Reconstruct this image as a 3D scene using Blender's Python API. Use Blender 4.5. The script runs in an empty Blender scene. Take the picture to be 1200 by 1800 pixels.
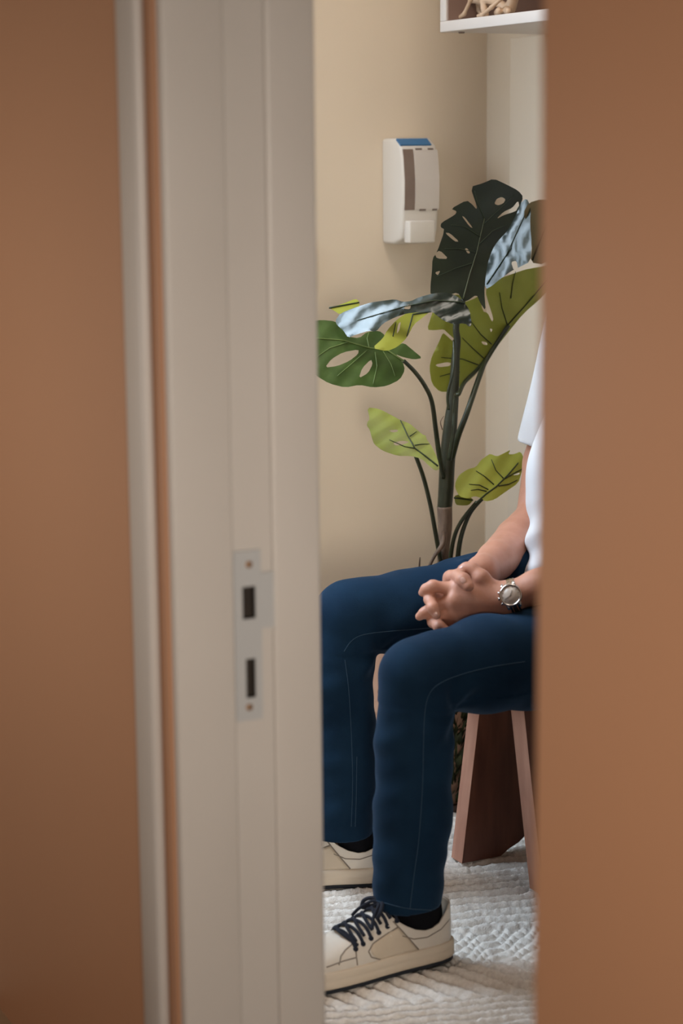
import bpy, bmesh, math, random
import numpy as np
from mathutils import Vector, Matrix
from mathutils.bvhtree import BVHTree
from mathutils.geometry import delaunay_2d_cdt

random.seed(7)
rng = np.random.default_rng(7)
S = bpy.context.scene
C = S.collection
R = math.radians

# ------------------------------------------------------------------ camera
A = R(27.0)            # the room is turned 27 degrees to the view
PITCH, ROLL = R(10.36), 0.0095
FPX = 3500.0           # focal length in pixels (1200 wide) = 70 mm
CAM = Vector((0, 0, 1.25))
r0 = Vector((math.cos(A), -math.sin(A), 0))
fh = Vector((math.sin(A), math.cos(A), 0))
zz = Vector((0, 0, 1))
fwd = fh * math.cos(PITCH) - zz * math.sin(PITCH)
up0 = zz * math.cos(PITCH) + fh * math.sin(PITCH)
crt = r0 * math.cos(ROLL) - up0 * math.sin(ROLL)
cup = up0 * math.cos(ROLL) + r0 * math.sin(ROLL)
cd = bpy.data.cameras.new('camera')
cam = bpy.data.objects.new('camera', cd)
C.objects.link(cam)
cam.matrix_world = Matrix(((crt.x, cup.x, -fwd.x, CAM.x), (crt.y, cup.y, -fwd.y, CAM.y),
                           (crt.z, cup.z, -fwd.z, CAM.z), (0, 0, 0, 1)))
cd.sensor_fit = 'VERTICAL'
cd.sensor_height = 36.0
cd.sensor_width = 24.0
cd.lens = 70.0
cd.clip_start = 0.02
cd.dof.use_dof = True
cd.dof.focus_distance = 3.46
cd.dof.aperture_fstop = 3.6
S.camera = cam

# ------------------------------------------------------------------ world, lights, exposure
w = bpy.data.worlds.new('world')
S.world = w
w.use_nodes = True
w.node_tree.nodes['Background'].inputs[0].default_value = (0.75, 0.86, 1.0, 1)
w.node_tree.nodes['Background'].inputs[1].default_value = 0.25
vs = S.view_settings
vs.view_transform = 'Standard'
vs.look = 'None'
vs.gamma = 1.0
vs.use_curve_mapping = False
vs.exposure = 0.0


def area(name, loc, target, size, energy, color):
    l = bpy.data.lights.new(name, 'AREA')
    l.shape = 'RECTANGLE'
    l.size, l.size_y = size
    l.energy = energy
    l.color = color
    o = bpy.data.objects.new(name, l)
    C.objects.link(o)
    o.location = loc
    o.rotation_euler = (Vector(target) - Vector(loc)).to_track_quat('-Z', 'Z').to_euler()
    return o


wl = area('window_daylight', (0.60, 3.60, 1.62), (1.40, 2.55, 0.55), (1.0, 1.25), 37, (0.70, 0.85, 1.0))
wl.data.spread = R(125)
area('room_warm_fill', (1.40, 2.45, 2.40), (1.55, 3.3, 0.8), (0.6, 0.5), 10.5, (1.0, 0.90, 0.79))  # unseen warm fill added to brighten the room walls
cl = area('corridor_fill', (-0.30, -0.9, 1.15), (0.95, 1.6, 0.86), (0.40, 0.5), 5.3, (1.0, 0.90, 0.78))  # added fill behind the camera for the door frame and corridor walls
cl.data.spread = R(50)
area('corridor_left_fill', (0.02, 2.45, 0.95), (0.8, 2.45, 0.95), (0.3, 0.3), 2.0, (1.0, 0.94, 0.86))  # second added fill, out of view, brightens the far corridor wall

# ------------------------------------------------------------------ helpers


def ray(px, py):
    return fwd * FPX + crt * (px - 600) - cup * (py - 900)


def P(px, py, d):
    """point on the ray of a pixel at horizontal distance d"""
    v = ray(px, py)
    return CAM + v * (d / v.dot(fh))


def onp(px, py, axis, val):
    v = ray(px, py)
    return CAM + v * ((val - CAM[axis]) / v[axis])


def onX(px, py, v): return onp(px, py, 0, v)
def onY(px, py, v): return onp(px, py, 1, v)
def onZ(px, py, v): return onp(px, py, 2, v)


MATS = {}


def mat(name, col, rough=0.6, col2=None, scale=8.0, detail=4.0, bump=0.0, bscale=60.0, metal=0.0, sheen=0.0,
        coat=0.0, spec=0.5, stretch=None, trans=0.0, sss=0.0, lo=0.35, hi=0.7):
    m = bpy.data.materials.new(name)
    m.use_nodes = True
    nt = m.node_tree
    b = nt.nodes['Principled BSDF']
    b.inputs['Base Color'].default_value = (*col, 1)
    b.inputs['Roughness'].default_value = rough
    b.inputs['Metallic'].default_value = metal
    b.inputs['Specular IOR Level'].default_value = spec
    b.inputs['Coat Weight'].default_value = coat
    b.inputs['Sheen Weight'].default_value = sheen
    b.inputs['Transmission Weight'].default_value = trans
    if sss:
        b.inputs['Subsurface Weight'].default_value = sss
        b.inputs['Subsurface Radius'].default_value = (0.012, 0.004, 0.002)
        b.inputs['Subsurface Scale'].default_value = 0.5
    tc = nt.nodes.new('ShaderNodeTexCoord')
    mp = nt.nodes.new('ShaderNodeMapping')
    nt.links.new(tc.outputs['Object'], mp.inputs[0])
    if stretch:
        mp.inputs['Scale'].default_value = stretch
    if col2:
        n = nt.nodes.new('ShaderNodeTexNoise')
        n.inputs['Scale'].default_value = scale
        n.inputs['Detail'].default_value = detail
        r = nt.nodes.new('ShaderNodeValToRGB')
        r.color_ramp.elements[0].position = lo
        r.color_ramp.elements[1].position = hi
        r.color_ramp.elements[0].color = (*col, 1)
        r.color_ramp.elements[1].color = (*col2, 1)
        nt.links.new(mp.outputs[0], n.inputs['Vector'])
        nt.links.new(n.outputs[0], r.inputs[0])
        nt.links.new(r.outputs[0], b.inputs['Base Color'])
    if bump:
        n2 = nt.nodes.new('ShaderNodeTexNoise')
        n2.inputs['Scale'].default_value = bscale
        n2.inputs['Detail'].default_value = 5
        bp = nt.nodes.new('ShaderNodeBump')
        bp.inputs['Strength'].default_value = bump
        bp.inputs['Distance'].default_value = 0.002
        nt.links.new(mp.outputs[0], n2.inputs['Vector'])
        nt.links.new(n2.outputs[0], bp.inputs['Height'])
        nt.links.new(bp.outputs[0], b.inputs['Normal'])
    MATS[name] = m
    return m


ORG = {}


def empty(name, loc, label=None, cat=None, group=None):
    o = bpy.data.objects.new(name, None)
    C.objects.link(o)
    o.location = loc
    o.empty_display_size = 0.05
    ORG[o] = Vector(loc)
    tag(o, label, cat, group)
    return o


def tag(o, label=None, cat=None, group=None, kind=None):
    if label: o['label'] = label
    if cat: o['category'] = cat
    if group: o['group'] = group
    if kind: o['kind'] = kind
    return o


def obj(name, verts, faces, m, parent=None, smooth=True, bevel=0.0, origin=None, solid=0.0):
    """verts are world points; the object sits in its parent's frame"""
    if isinstance(verts, np.ndarray):
        V = verts.astype(np.float64)
    else:
        V = np.array([tuple(v) for v in verts], dtype=np.float64)
    base = ORG[parent] if parent is not None else (Vector(origin) if origin is not None else Vector((0, 0, 0)))
    V = V - np.array(base)
    me = bpy.data.meshes.new(name)
    if isinstance(faces, np.ndarray) and faces.ndim == 2:
        n, k = faces.shape
        me.vertices.add(len(V))
        me.vertices.foreach_set('co', V.ravel())
        me.loops.add(n * k)
        me.loops.foreach_set('vertex_index', faces.astype(np.int32).ravel())
        me.polygons.add(n)
        me.polygons.foreach_set('loop_start', np.arange(0, n * k, k, dtype=np.int32))
        me.update(calc_edges=True)
        me.validate()
    else:
        me.from_pydata([tuple(v) for v in V], [], [tuple(f) for f in faces])
    if bevel:
        bm = bmesh.new()
        bm.from_mesh(me)
        bmesh.ops.recalc_face_normals(bm, faces=bm.faces)
        es = [e for e in bm.edges if len(e.link_faces) == 2 and e.calc_face_angle(0) > 0.6]
        bmesh.ops.bevel(bm, geom=es, offset=bevel, segments=3, profile=0.5, affect='EDGES', clamp_overlap=True)
        bm.to_mesh(me)
        bm.free()
    me.polygons.foreach_set('use_smooth', [smooth] * len(me.polygons))
    if bevel and smooth:
        try:
            me.set_sharp_from_angle(angle=R(40))
        except Exception:
            pass
    me.materials.append(m)
    o = bpy.data.objects.new(name, me)
    C.objects.link(o)
    if parent is not None:
        o.parent = parent
        ORG[o] = ORG[parent]
    else:
        o.location = base
        ORG[o] = base
    if solid:
        md = o.modifiers.new('thickness', 'SOLIDIFY')
        md.thickness = solid
        md.offset = 0
    return o


class MB:
    def __init__(s): s.v, s.f = [], []

    def add(s, v, f):
        n = len(s.v)
        s.v += [Vector(x) for x in v]
        s.f += [tuple(i + n for i in g) for g in f]
        return s

    def box(s, lo, hi, M=None):
        x0, y0, z0 = lo
        x1, y1, z1 = hi
        v = [Vector(p) for p in ((x0, y0, z0), (x1, y0, z0), (x1, y1, z0), (x0, y1, z0), (x0, y0, z1), (x1, y0, z1), (x1, y1, z1), (x0, y1, z1))]
        if M: v = [M @ p for p in v]
        return s.add(v, [(0, 3, 2, 1), (4, 5, 6, 7), (0, 1, 5, 4), (1, 2, 6, 5), (2, 3, 7, 6), (3, 0, 4, 7)])

    def prism(s, poly, off):
        """polygon (list of 3D) pushed along off"""
        n = len(poly)
        off = Vector(off)
        v = [Vector(p) for p in poly] + [Vector(p) + off for p in poly]
        f = [tuple(range(n))[::-1], tuple(range(n, 2 * n))] + [(i, (i + 1) % n, n + (i + 1) % n, n + i) for i in range(n)]
        return s.add(v, f)

    def tube(s, pts, rad, n=10, sub=6, flat=None):
        pts = [Vector(p) for p in pts]
        if not hasattr(rad, '__len__'): rad = [rad] * len(pts)
        q, rr = [], []
        if sub > 1 and len(pts) > 2:
            for i in range(len(pts) - 1):
                p0, p1, p2, p3 = pts[max(i - 1, 0)], pts[i], pts[i + 1], pts[min(i + 2, len(pts) - 1)]
                for k in range(sub):
                    t = k / sub
                    q.append(0.5 * ((2 * p1) + (p2 - p0) * t + (2 * p0 - 5 * p1 + 4 * p2 - p3) * t * t + (3 * p1 - p0 - 3 * p2 + p3) * t ** 3))
                    rr.append(rad[i] * (1 - t) + rad[i + 1] * t)
            q.append(pts[-1])
            rr.append(rad[-1])
        else:
            q, rr = pts, list(rad)
        tang = [(q[min(i + 1, len(q) - 1)] - q[max(i - 1, 0)]).normalized() for i in range(len(q))]
        ref = Vector((0, 0, 1)) if abs(tang[0].z) < 0.9 else Vector((1, 0, 0))
        nrm = (ref - tang[0] * ref.dot(tang[0])).normalized()
        vs_, fs = [], []
        for i in range(len(q)):
            nrm = (nrm - tang[i] * nrm.dot(tang[i]))
            nrm = nrm.normalized() if nrm.length > 1e-6 else tang[i].orthogonal().normalized()
            b = tang[i].cross(nrm)
            for k in range(n):
                a = 2 * math.pi * k / n
                o = nrm * math.cos(a) + b * math.sin(a)
                if flat is not None:
                    fl, amt = flat
                    o = o - fl * o.dot(fl) * (1 - amt)
                vs_.append(q[i] + o * rr[i])
        for i in range(len(q) - 1):
            for k in range(n):
                k2 = (k + 1) % n
                fs.append((i * n + k, i * n + k2, (i + 1) * n + k2, (i + 1) * n + k))
        fs.append(tuple(range(n))[::-1])
        fs.append(tuple((len(q) - 1) * n + k for k in range(n)))
        return s.add(vs_, fs)

    def lathe(s, prof, M, n=32):
        """profile (r, h) about the local z axis of M"""
        v = [M @ Vector((r * math.cos(2 * math.pi * k / n), r * math.sin(2 * math.pi * k / n), h)) for r, h in prof for k in range(n)]
        f = [(i * n + k, i * n + (k + 1) % n, (i + 1) * n + (k + 1) % n, (i + 1) * n + k) for i in range(len(prof) - 1) for k in range(n)]
        f.append(tuple(range(n))[::-1])
        f.append(tuple((len(prof) - 1) * n + k for k in range(n)))
        return s.add(v, f)

    def ball(s, c, r, sc=(1, 1, 1), n=12, M=None):
        v, f = [], []
        c = Vector(c)
        for i in range(n + 1):
            th = math.pi * i / n
            for k in range(2 * n):
                ph = math.pi * k / n
                p = Vector((r * sc[0] * math.sin(th) * math.cos(ph), r * sc[1] * math.sin(th) * math.sin(ph), r * sc[2] * math.cos(th)))
                v.append(c + (M @ p if M else p))
        for i in range(n):
            for k in range(2 * n):
                k2 = (k + 1) % (2 * n)
                f.append((i * 2 * n + k, i * 2 * n + k2, (i + 1) * 2 * n + k2, (i + 1) * 2 * n + k))
        return s.add(v, f)

    def build(s, name, m, parent=None, **kw):
        return obj(name, s.v, s.f, m, parent, **kw)


class Field:
    """signed distance field on a grid, meshed with surface nets"""
    def __init__(s, lo, hi, h):
        s.lo, s.h = np.array(lo, float), h
        s.n = np.ceil((np.array(hi) - s.lo) / h).astype(int) + 1
        s.F = np.full(s.n, 0.5, np.float32)

    def region(s, lo, hi):
        i0 = np.clip(np.floor((np.array(lo) - s.lo) / s.h).astype(int), 0, s.n - 1)
        i1 = np.clip(np.ceil((np.array(hi) - s.lo) / s.h).astype(int) + 1, 1, s.n)
        g = [(s.lo[k] + s.h * np.arange(i0[k], i1[k])).astype(np.float32) for k in range(3)]
        return tuple(slice(i0[k], i1[k]) for k in range(3)), g[0][:, None, None], g[1][None, :, None], g[2][None, None, :]

    def merge(s, sl, d, k):
        f = s.F[sl]
        if k > 0:
            hh = np.clip(0.5 + 0.5 * (f - d) / k, 0, 1)
            s.F[sl] = f * (1 - hh) + d * hh - k * hh * (1 - hh)
        else:
            s.F[sl] = np.minimum(f, d)

    def cone(s, a, b, ra, rb, k=0.012, n=None, sq=1.0):
        a, b = np.array(a, float), np.array(b, float)
        r = max(ra, rb) + k + 3 * s.h
        sl, X, Y, Z = s.region(np.minimum(a, b) - r, np.maximum(a, b) + r)
        X, Y, Z = X - a[0], Y - a[1], Z - a[2]
        ab = b - a
        if n is not None:
            n = np.array(n, float)
            n /= np.linalg.norm(n)
            q = (X * n[0] + Y * n[1] + Z * n[2]) * (sq - 1)
            X, Y, Z = X + q * n[0], Y + q * n[1], Z + q * n[2]
            ab = ab + n * ab.dot(n) * (sq - 1)
        L = max(ab.dot(ab), 1e-12)
        t = np.clip((X * ab[0] + Y * ab[1] + Z * ab[2]) / L, 0, 1)
        d = np.sqrt((X - t * ab[0]) ** 2 + (Y - t * ab[1]) ** 2 + (Z - t * ab[2]) ** 2) - (ra + (rb - ra) * t)
        s.merge(sl, d.astype(np.float32), k)

    def chain(s, pts, rad, k=0.012, **kw):
        for i in range(len(pts) - 1):
            s.cone(pts[i], pts[i + 1], rad[i], rad[i + 1], k, **kw)

    def ball(s, c, r, k=0.01, **kw): s.cone(c, c, r, r, k, **kw)

    def carve(s, c, r, k=0.004):
        sl, X, Y, Z = s.region(np.array(c) - r - k - .01, np.array(c) + r + k + .01)
        d = r - np.sqrt((X - c[0]) ** 2 + (Y - c[1]) ** 2 + (Z - c[2]) ** 2)
        f = s.F[sl]
        hh = np.clip(0.5 - 0.5 * (f - d) / k, 0, 1)
        s.F[sl] = f * (1 - hh) + d * hh + k * hh * (1 - hh)

    def cut(s, fn, lo, hi):
        sl, X, Y, Z = s.region(lo, hi)
        s.F[sl] = np.maximum(s.F[sl], fn(X, Y, Z).astype(np.float32))

    def sub(s, lo, hi):
        sl, *_ = s.region(lo, hi)
        g = Field.__new__(Field)
        g.h = s.h
        g.lo = s.lo + s.h * np.array([q.start for q in sl])
        g.n = np.array([q.stop - q.start for q in sl])
        g.F = np.full(g.n, 0.5, np.float32)
        g.sl = sl
        return g

    def mesh(s):
        F, h, lo = s.F, s.h, s.lo
        ins = F < 0
        c = np.zeros(tuple(s.n - 1), np.int8)
        for i in (0, 1):
            for j in (0, 1):
                for k in (0, 1):
                    c += ins[i:i + s.n[0] - 1, j:j + s.n[1] - 1, k:k + s.n[2] - 1]
        mixed = (c > 0) & (c < 8)
        idx = np.argwhere(mixed)
        vid = np.full(mixed.shape, -1, np.int32)
        vid[mixed] = np.arange(len(idx))
        acc = np.zeros((len(idx), 3))
        cnt = np.zeros(len(idx))
        co = [(i, j, k) for i in (0, 1) for j in (0, 1) for k in (0, 1)]
        for p in co:
            for ax in range(3):
                if p[ax]: continue
                q = list(p)
                q[ax] = 1
                fa = F[idx[:, 0] + p[0], idx[:, 1] + p[1], idx[:, 2] + p[2]]
                fb = F[idx[:, 0] + q[0], idx[:, 1] + q[1], idx[:, 2] + q[2]]
                cr = (fa < 0) != (fb < 0)
                t = np.where(cr, fa / np.where(cr, fa - fb, 1), 0)
                pos = np.tile(np.array(p, float), (len(idx), 1))
                pos[:, ax] += t
                acc += pos * cr[:, None]
                cnt += cr
        V = lo + h * (idx + acc / cnt[:, None])
        faces = []
        for ax in range(3):
            o1, o2 = [(1, 2), (2, 0), (0, 1)][ax]
            a = [slice(1, -1)] * 3
            b = [slice(1, -1)] * 3
            a[ax], b[ax] = slice(0, -1), slice(1, None)
            ia, ib = ins[tuple(a)], ins[tuple(b)]
            e = np.argwhere(ia != ib)
            fl = ia[tuple(e.T)]
            e1 = e.copy()
            e1[:, o1] += 1
            e1[:, o2] += 1
            def cell(d1, d2):
                q = e1.copy()
                q[:, o1] -= d1
                q[:, o2] -= d2
                return vid[q[:, 0], q[:, 1], q[:, 2]]
            qd = np.stack([cell(1, 1), cell(0, 1), cell(0, 0), cell(1, 0)], 1)
            qd[~fl] = qd[~fl][:, ::-1]
            faces.append(qd)
        return V, np.concatenate(faces)


def bvh_of(V, F):
    return BVHTree.FromPolygons([tuple(v) for v in V], [tuple(int(i) for i in f) for f in F])


def hit(bvh, px, py, lift=0.0):
    v = ray(px, py).normalized()
    p, n, i, d = bvh.ray_cast(CAM, v)
    return None if p is None else p - v * lift


# ------------------------------------------------------------------ materials
cream = mat('cream_wall_paint', (0.68, 0.582, 0.462), 0.75, (0.70, 0.60, 0.478), 3, bump=0.03, bscale=220)
brown = mat('terracotta_wall_paint', (0.447, 0.228, 0.126), 0.5, (0.457, 0.235, 0.131), 2, bump=0.02, bscale=150)
framep = mat('door_frame_paint', (0.555, 0.51, 0.47), 0.42, (0.575, 0.53, 0.49), 5, bump=0.02, bscale=90)
frameg = mat('casing_paint', (0.52, 0.475, 0.44), 0.42, (0.54, 0.495, 0.46), 5, bump=0.02, bscale=90)
ceilm = mat('ceiling_paint', (0.75, 0.72, 0.66), 0.8, bump=0.02)
floorm = mat('floor_board', (0.30, 0.19, 0.11), 0.5, (0.38, 0.25, 0.15), 6, stretch=(1, 12, 1))
steel = mat('brushed_steel', (0.50, 0.50, 0.50), 0.4, metal=0.1, bump=0.05, bscale=300)
brass = mat('brass_screw', (0.42, 0.26, 0.16), 0.4, metal=0.7)
recess_shade = mat('lock_recess_shade', (0.02, 0.013, 0.009), 0.8, (0.03, 0.02, 0.012), 30)  # near-black liner colour, puts the shade into the lock holes
white = mat('white_plastic', (0.66, 0.62, 0.57), 0.35, (0.68, 0.64, 0.59), 5)
whitec = mat('white_lacquer', (0.62, 0.575, 0.54), 0.4, (0.64, 0.595, 0.56), 5)
grayp = mat('light_grey_plastic', (0.60, 0.55, 0.51), 0.25, (0.62, 0.57, 0.53), 5)
smoke = mat('smoked_plastic', (0.20, 0.145, 0.12), 0.2, (0.23, 0.17, 0.14), 20)
darkp = mat('dark_slot', (0.16, 0.12, 0.10), 0.5)
blue = mat('blue_label', (0.035, 0.15, 0.33), 0.35, (0.04, 0.165, 0.35), 30)
shelfin = mat('shelf_back_panel', (0.20, 0.125, 0.098), 0.6, (0.23, 0.145, 0.112), 5)
resin = mat('beige_resin', (0.50, 0.345, 0.225), 0.55, (0.54, 0.385, 0.26), 25, bump=0.05)
skin = mat('skin', (0.49, 0.232, 0.155), 0.5, (0.55, 0.272, 0.19), 38, bump=0.14, bscale=260, sss=0.08, spec=0.4)
nailm = mat('nail', (0.64, 0.38, 0.31), 0.25, sss=0.05)
hairm = mat('dark_brown_hair', (0.03, 0.02, 0.012), 0.5, (0.05, 0.03, 0.02), 80, stretch=(1, 1, 6), bump=0.5, bscale=120)
eyem = mat('eye_white', (0.8, 0.78, 0.75), 0.2)
iris = mat('iris', (0.05, 0.03, 0.02), 0.2)
shirtm = mat('white_cotton', (0.66, 0.66, 0.68), 0.85, (0.70, 0.70, 0.72), 12, bump=0.12, bscale=700, sheen=0.1)
denim = mat('blue_denim', (0.0042, 0.0175, 0.040), 0.85, (0.007, 0.0265, 0.057), 14, 8, bump=0.35, bscale=900, sheen=0.0, spec=0.1)
seamm = mat('seam_thread', (0.014, 0.045, 0.085), 0.8)
sockm = mat('black_knit', (0.006, 0.006, 0.008), 0.95, bump=0.3, bscale=600, spec=0.1)
leather = mat('off_white_leather', (0.66, 0.60, 0.52), 0.45, (0.69, 0.63, 0.55), 30, bump=0.08, bscale=350)
suede = mat('beige_leather', (0.60, 0.50, 0.38), 0.6, (0.63, 0.53, 0.41), 30, bump=0.12, bscale=500)
rubber = mat('cream_rubber', (0.66, 0.56, 0.44), 0.6, (0.69, 0.59, 0.47), 20, bump=0.05)
navy = mat('navy_lace', (0.008, 0.012, 0.025), 0.9, bump=0.4, bscale=900)
outs = mat('dark_outsole', (0.01, 0.014, 0.022), 0.8)
seamd = mat('leather_seam', (0.24, 0.20, 0.16), 0.8)
rugm = mat('ivory_wool', (0.70, 0.65, 0.595), 0.95, (0.83, 0.785, 0.73), 160, 3, bump=0.8, bscale=420, spec=0.1)
bench = mat('walnut_wood', (0.085, 0.026, 0.014), 0.5, (0.16, 0.055, 0.03), 7, 6, stretch=(6, 6, 1), bump=0.06, bscale=60)
bench_lit = mat('walnut_lit_side', (0.40, 0.19, 0.13), 0.55, (0.50, 0.26, 0.18), 9, 6, stretch=(6, 6, 1), bump=0.08, bscale=60)  # lit copy of the walnut, light from the left put into the colour
potm = mat('speckled_tan_clay', (0.60, 0.36, 0.25), 0.75, (0.16, 0.09, 0.06), 55, 3, lo=0.60, hi=0.68, bump=0.15, bscale=60)
soilm = mat('potting_soil', (0.035, 0.022, 0.014), 0.95, (0.09, 0.06, 0.035), 60, bump=0.8)
leafo = mat('olive_brown_leaf', (0.15, 0.12, 0.05), 0.5, (0.18, 0.14, 0.06), 18)
leafd = mat('dark_leaf', (0.012, 0.017, 0.009), 0.36, (0.018, 0.025, 0.012), 20, coat=0.0, spec=0.35, bump=0.06, bscale=40)
leafg = mat('glossy_leaf', (0.016, 0.026, 0.018), 0.34, (0.024, 0.036, 0.024), 20, coat=0.1, spec=0.6, bump=0.08, bscale=40)
leafm = mat('green_leaf', (0.036, 0.072, 0.012), 0.36, (0.065, 0.115, 0.025), 22, bump=0.05, bscale=40)
leafl = mat('lime_leaf', (0.285, 0.315, 0.034), 0.42, (0.35, 0.38, 0.05), 14, bump=0.05, bscale=40)
leafp = mat('pale_lime_leaf', (0.30, 0.33, 0.07), 0.3, (0.38, 0.41, 0.12), 16, coat=0.2, bump=0.05, bscale=40)
veind = mat('dark_vein', (0.018, 0.03, 0.008), 0.5)
veinl = mat('pale_vein', (0.13, 0.19, 0.05), 0.5)
veino = mat('olive_vein', (0.06, 0.065, 0.022), 0.5)
stemm = mat('green_stem', (0.014, 0.019, 0.005), 0.42, (0.030, 0.037, 0.011), 30)
trunkm = mat('green_brown_trunk', (0.014, 0.016, 0.005), 0.5, (0.030, 0.030, 0.011), 25, stretch=(4, 4, 1), bump=0.3, bscale=60)
barkm = mat('brown_bark', (0.12, 0.075, 0.05), 0.8, (0.2, 0.13, 0.09), 30, stretch=(4, 4, 1), bump=0.5, bscale=70)
grassm = mat('olive_blade', (0.016, 0.020, 0.004), 0.7, (0.060, 0.066, 0.014), 45)
darkpot = mat('dark_pot', (0.05, 0.025, 0.018), 0.7, (0.07, 0.035, 0.025), 12)
chrome = mat('polished_steel', (0.72, 0.69, 0.65), 0.18, metal=1.0)
dialm = mat('cream_dial', (0.62, 0.53, 0.45), 0.3, (0.65, 0.56, 0.48), 40)
handm = mat('dark_watch_hand', (0.2, 0.16, 0.13), 0.4)
switchm = mat('grey_switch', (0.42, 0.39, 0.37), 0.5)
glassm = mat('window_glass', (0.9, 0.95, 1.0), 0.02, trans=1.0)

# ------------------------------------------------------------------ setting
XW0, XW1 = 0.814, 0.997        # doorway wall, corridor face and room face
YJ = 2.030                     # far jamb
YN = 1.269                     # near edge of the doorway
XR, YB, H = 2.207, 3.645, 2.5  # right wall, back wall, ceiling
XL, YE = -0.62, 2.80           # left wall, corridor end


def struct(name, mb, m, parent=None, **kw):
    o = mb.build(name, m, parent, **kw)
    o['kind'] = 'structure'
    return o


struct('floor', MB().box((XL - .1, -2.2, -0.12), (XR + .1, YB + .1, -0.02)), floorm, smooth=False)
struct('ceiling', MB().box((XL - .1, -2.2, H), (XR + .1, YB + .1, H + .1)), ceilm, smooth=False)
struct('wall_right', MB().box((XR, -2.2, -.1), (XR + .1, YB, H)), cream, smooth=False)
struct('wall_corridor_near', MB().box((XW0, -2.2, -.02), (XW1, YN, H)), brown, smooth=False, bevel=0.004)
struct('wall_corridor_far', MB().box((XW0, YJ, -.02), (XW1 - .001, YE, H)), brown, smooth=False)
struct('wall_corridor_end', MB().box((XL, YE, -.02), (XW1, YE + .08, H)), cream, smooth=False)
struct('wall_lintel', MB().box((XW0, YN, 2.12), (XW1, YJ, H)), brown, smooth=False)
struct('wall_left', MB().box((XL - .1, -2.2, -.02), (XL, YB, H)), cream, smooth=False)
# window in the back wall, out of sight behind the door frame
wz0, wz1, wx0, wx1 = 0.98, 2.26, 0.10, 1.14
bw = MB().box((XL - .1, YB, -.1), (wx0, YB + .1, H)).box((wx1, YB, -.1), (XR + .1, YB + .1, H))
bw.box((wx0, YB, -.1), (wx1, YB + .1, wz0)).box((wx0, YB, wz1), (wx1, YB + .1, H))
struct('wall_back', bw, cream, smooth=False)
wf = MB()
for lo, hi in (((wx0, YB + .02, wz0), (wx0 + .05, YB + .08, wz1)), ((wx1 - .05, YB + .02, wz0), (wx1, YB + .08, wz1)),
               ((wx0 + .05, YB + .02, wz0), (wx1 - .05, YB + .08, wz0 + .05)), ((wx0 + .05, YB + .02, wz1 - .05), (wx1 - .05, YB + .08, wz1))):
    wf.box(lo, hi)
wo = struct('window_1', wf, whitec, smooth=False)
struct('pane', MB().box((wx0 + .05, YB + .05, wz0 + .05), (wx1 - .05, YB + .054, wz1 - .05)), glassm, wo, smooth=False)

# door frame: casing on the corridor face, lining with a stop, a rebate and a room-side strip
PX0, PX1, PZ0, PZ1 = 0.8905, 0.9255, 0.585, 0.775  # strike plate, set below from pixels
pa, pb = onY(409, 970, YJ - .012), onY(461, 1262, YJ - .012)
PX0, PX1, PZ1, PZ0 = pa.x, pb.x, pa.z, pb.z
x1, x2, x3 = XW0 + .003, onY(398, 900, YJ).x, onY(470, 900, YJ).x
fr = MB().box((x1, YJ - .018, -.02), (x2, YJ, 2.12))                                  # stop
struct('trim_1', fr, framep, smooth=True, bevel=0.003)
rb = MB()
m_ = 0.006
rb.box((x2, YJ - .010, -.02), (x3 - .001, YJ, PZ0 + m_)).box((x2, YJ - .010, PZ1 - m_), (x3 - .001, YJ, 2.12))
rb.box((x2, YJ - .010, PZ0 + m_), (PX0 + m_, YJ, PZ1 - m_)).box((PX1 - m_, YJ - .010, PZ0 + m_), (x3 - .001, YJ, PZ1 - m_))
struct('trim_2', rb, framep, smooth=False)
struct('trim_3', MB().box((x3, YJ - .013, -.02), (XW1 + .004, YJ, 2.12)), framep, bevel=0.005)
struct('trim_4', MB().box((XW0 - .014, YJ + .020, -.02), (XW0, YJ + .078, 2.2)), frameg, bevel=0.0065)

# strike plate with two cut-out holes
sp = empty('strike_plate', (PX0, YJ - .012, PZ0), 'steel strike plate with two dark lock holes let into the cream door frame', 'strike plate')
yf = YJ - .0125


def jx(px): return onY(px, 1115, yf).x
def jz(py): return onY(440, py, yf).z


h1 = (jx(426), jx(449), jz(1087), jz(1030))
h2 = (jx(430), jx(447), jz(1226), jz(1157))
lipx = jx(481)
gx = [PX0, min(h1[0], h2[0]), max(h1[1], h2[1]), PX1, lipx]
cut = MB()
zs = [PZ0, h2[2], h2[3], jz(1106), h1[2], h1[3], jz(1008), PZ1]
for i in range(len(zs) - 1):
    z0, z1 = zs[i], zs[i + 1]
    xe = lipx if 3 <= i <= 5 else PX1
    hole = h2 if i == 1 else (h1 if i == 4 else None)
    if hole:
        cut.box((PX0, yf - .002, z0), (hole[0], yf, z1)).box((hole[1], yf - .002, z0), (xe, yf, z1))
    else:
        cut.box((PX0, yf - .002, z0), (xe, yf, z1))
cut.build('plate', steel, sp, smooth=False)
MB().box((PX0 - .006, yf - .0015, PZ0 + .001), (PX0 - .0002, yf + .0008, PZ1 - .001)).build('plate_edge', steel, sp, smooth=False)
for hh in (h1, h2):
    kp = MB().box((hh[0] - .002, YJ - .003, hh[2] - .002), (hh[1] + .002, YJ + .0, hh[3] + .002))
    for lo, hi in (((hh[0] - .002, yf, hh[2] - .002), (hh[0], YJ - .003, hh[3] + .002)), ((hh[1], yf, hh[2] - .002), (hh[1] + .002, YJ - .003, hh[3] + .002)),
                   ((hh[0], yf, hh[2] - .002), (hh[1], YJ - .003, hh[2])), ((hh[0], yf, hh[3]), (hh[1], YJ - .003, hh[3] + .002))):
        kp.box(lo, hi)
    kp.build('lock_keep', recess_shade, sp, smooth=False)
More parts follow.
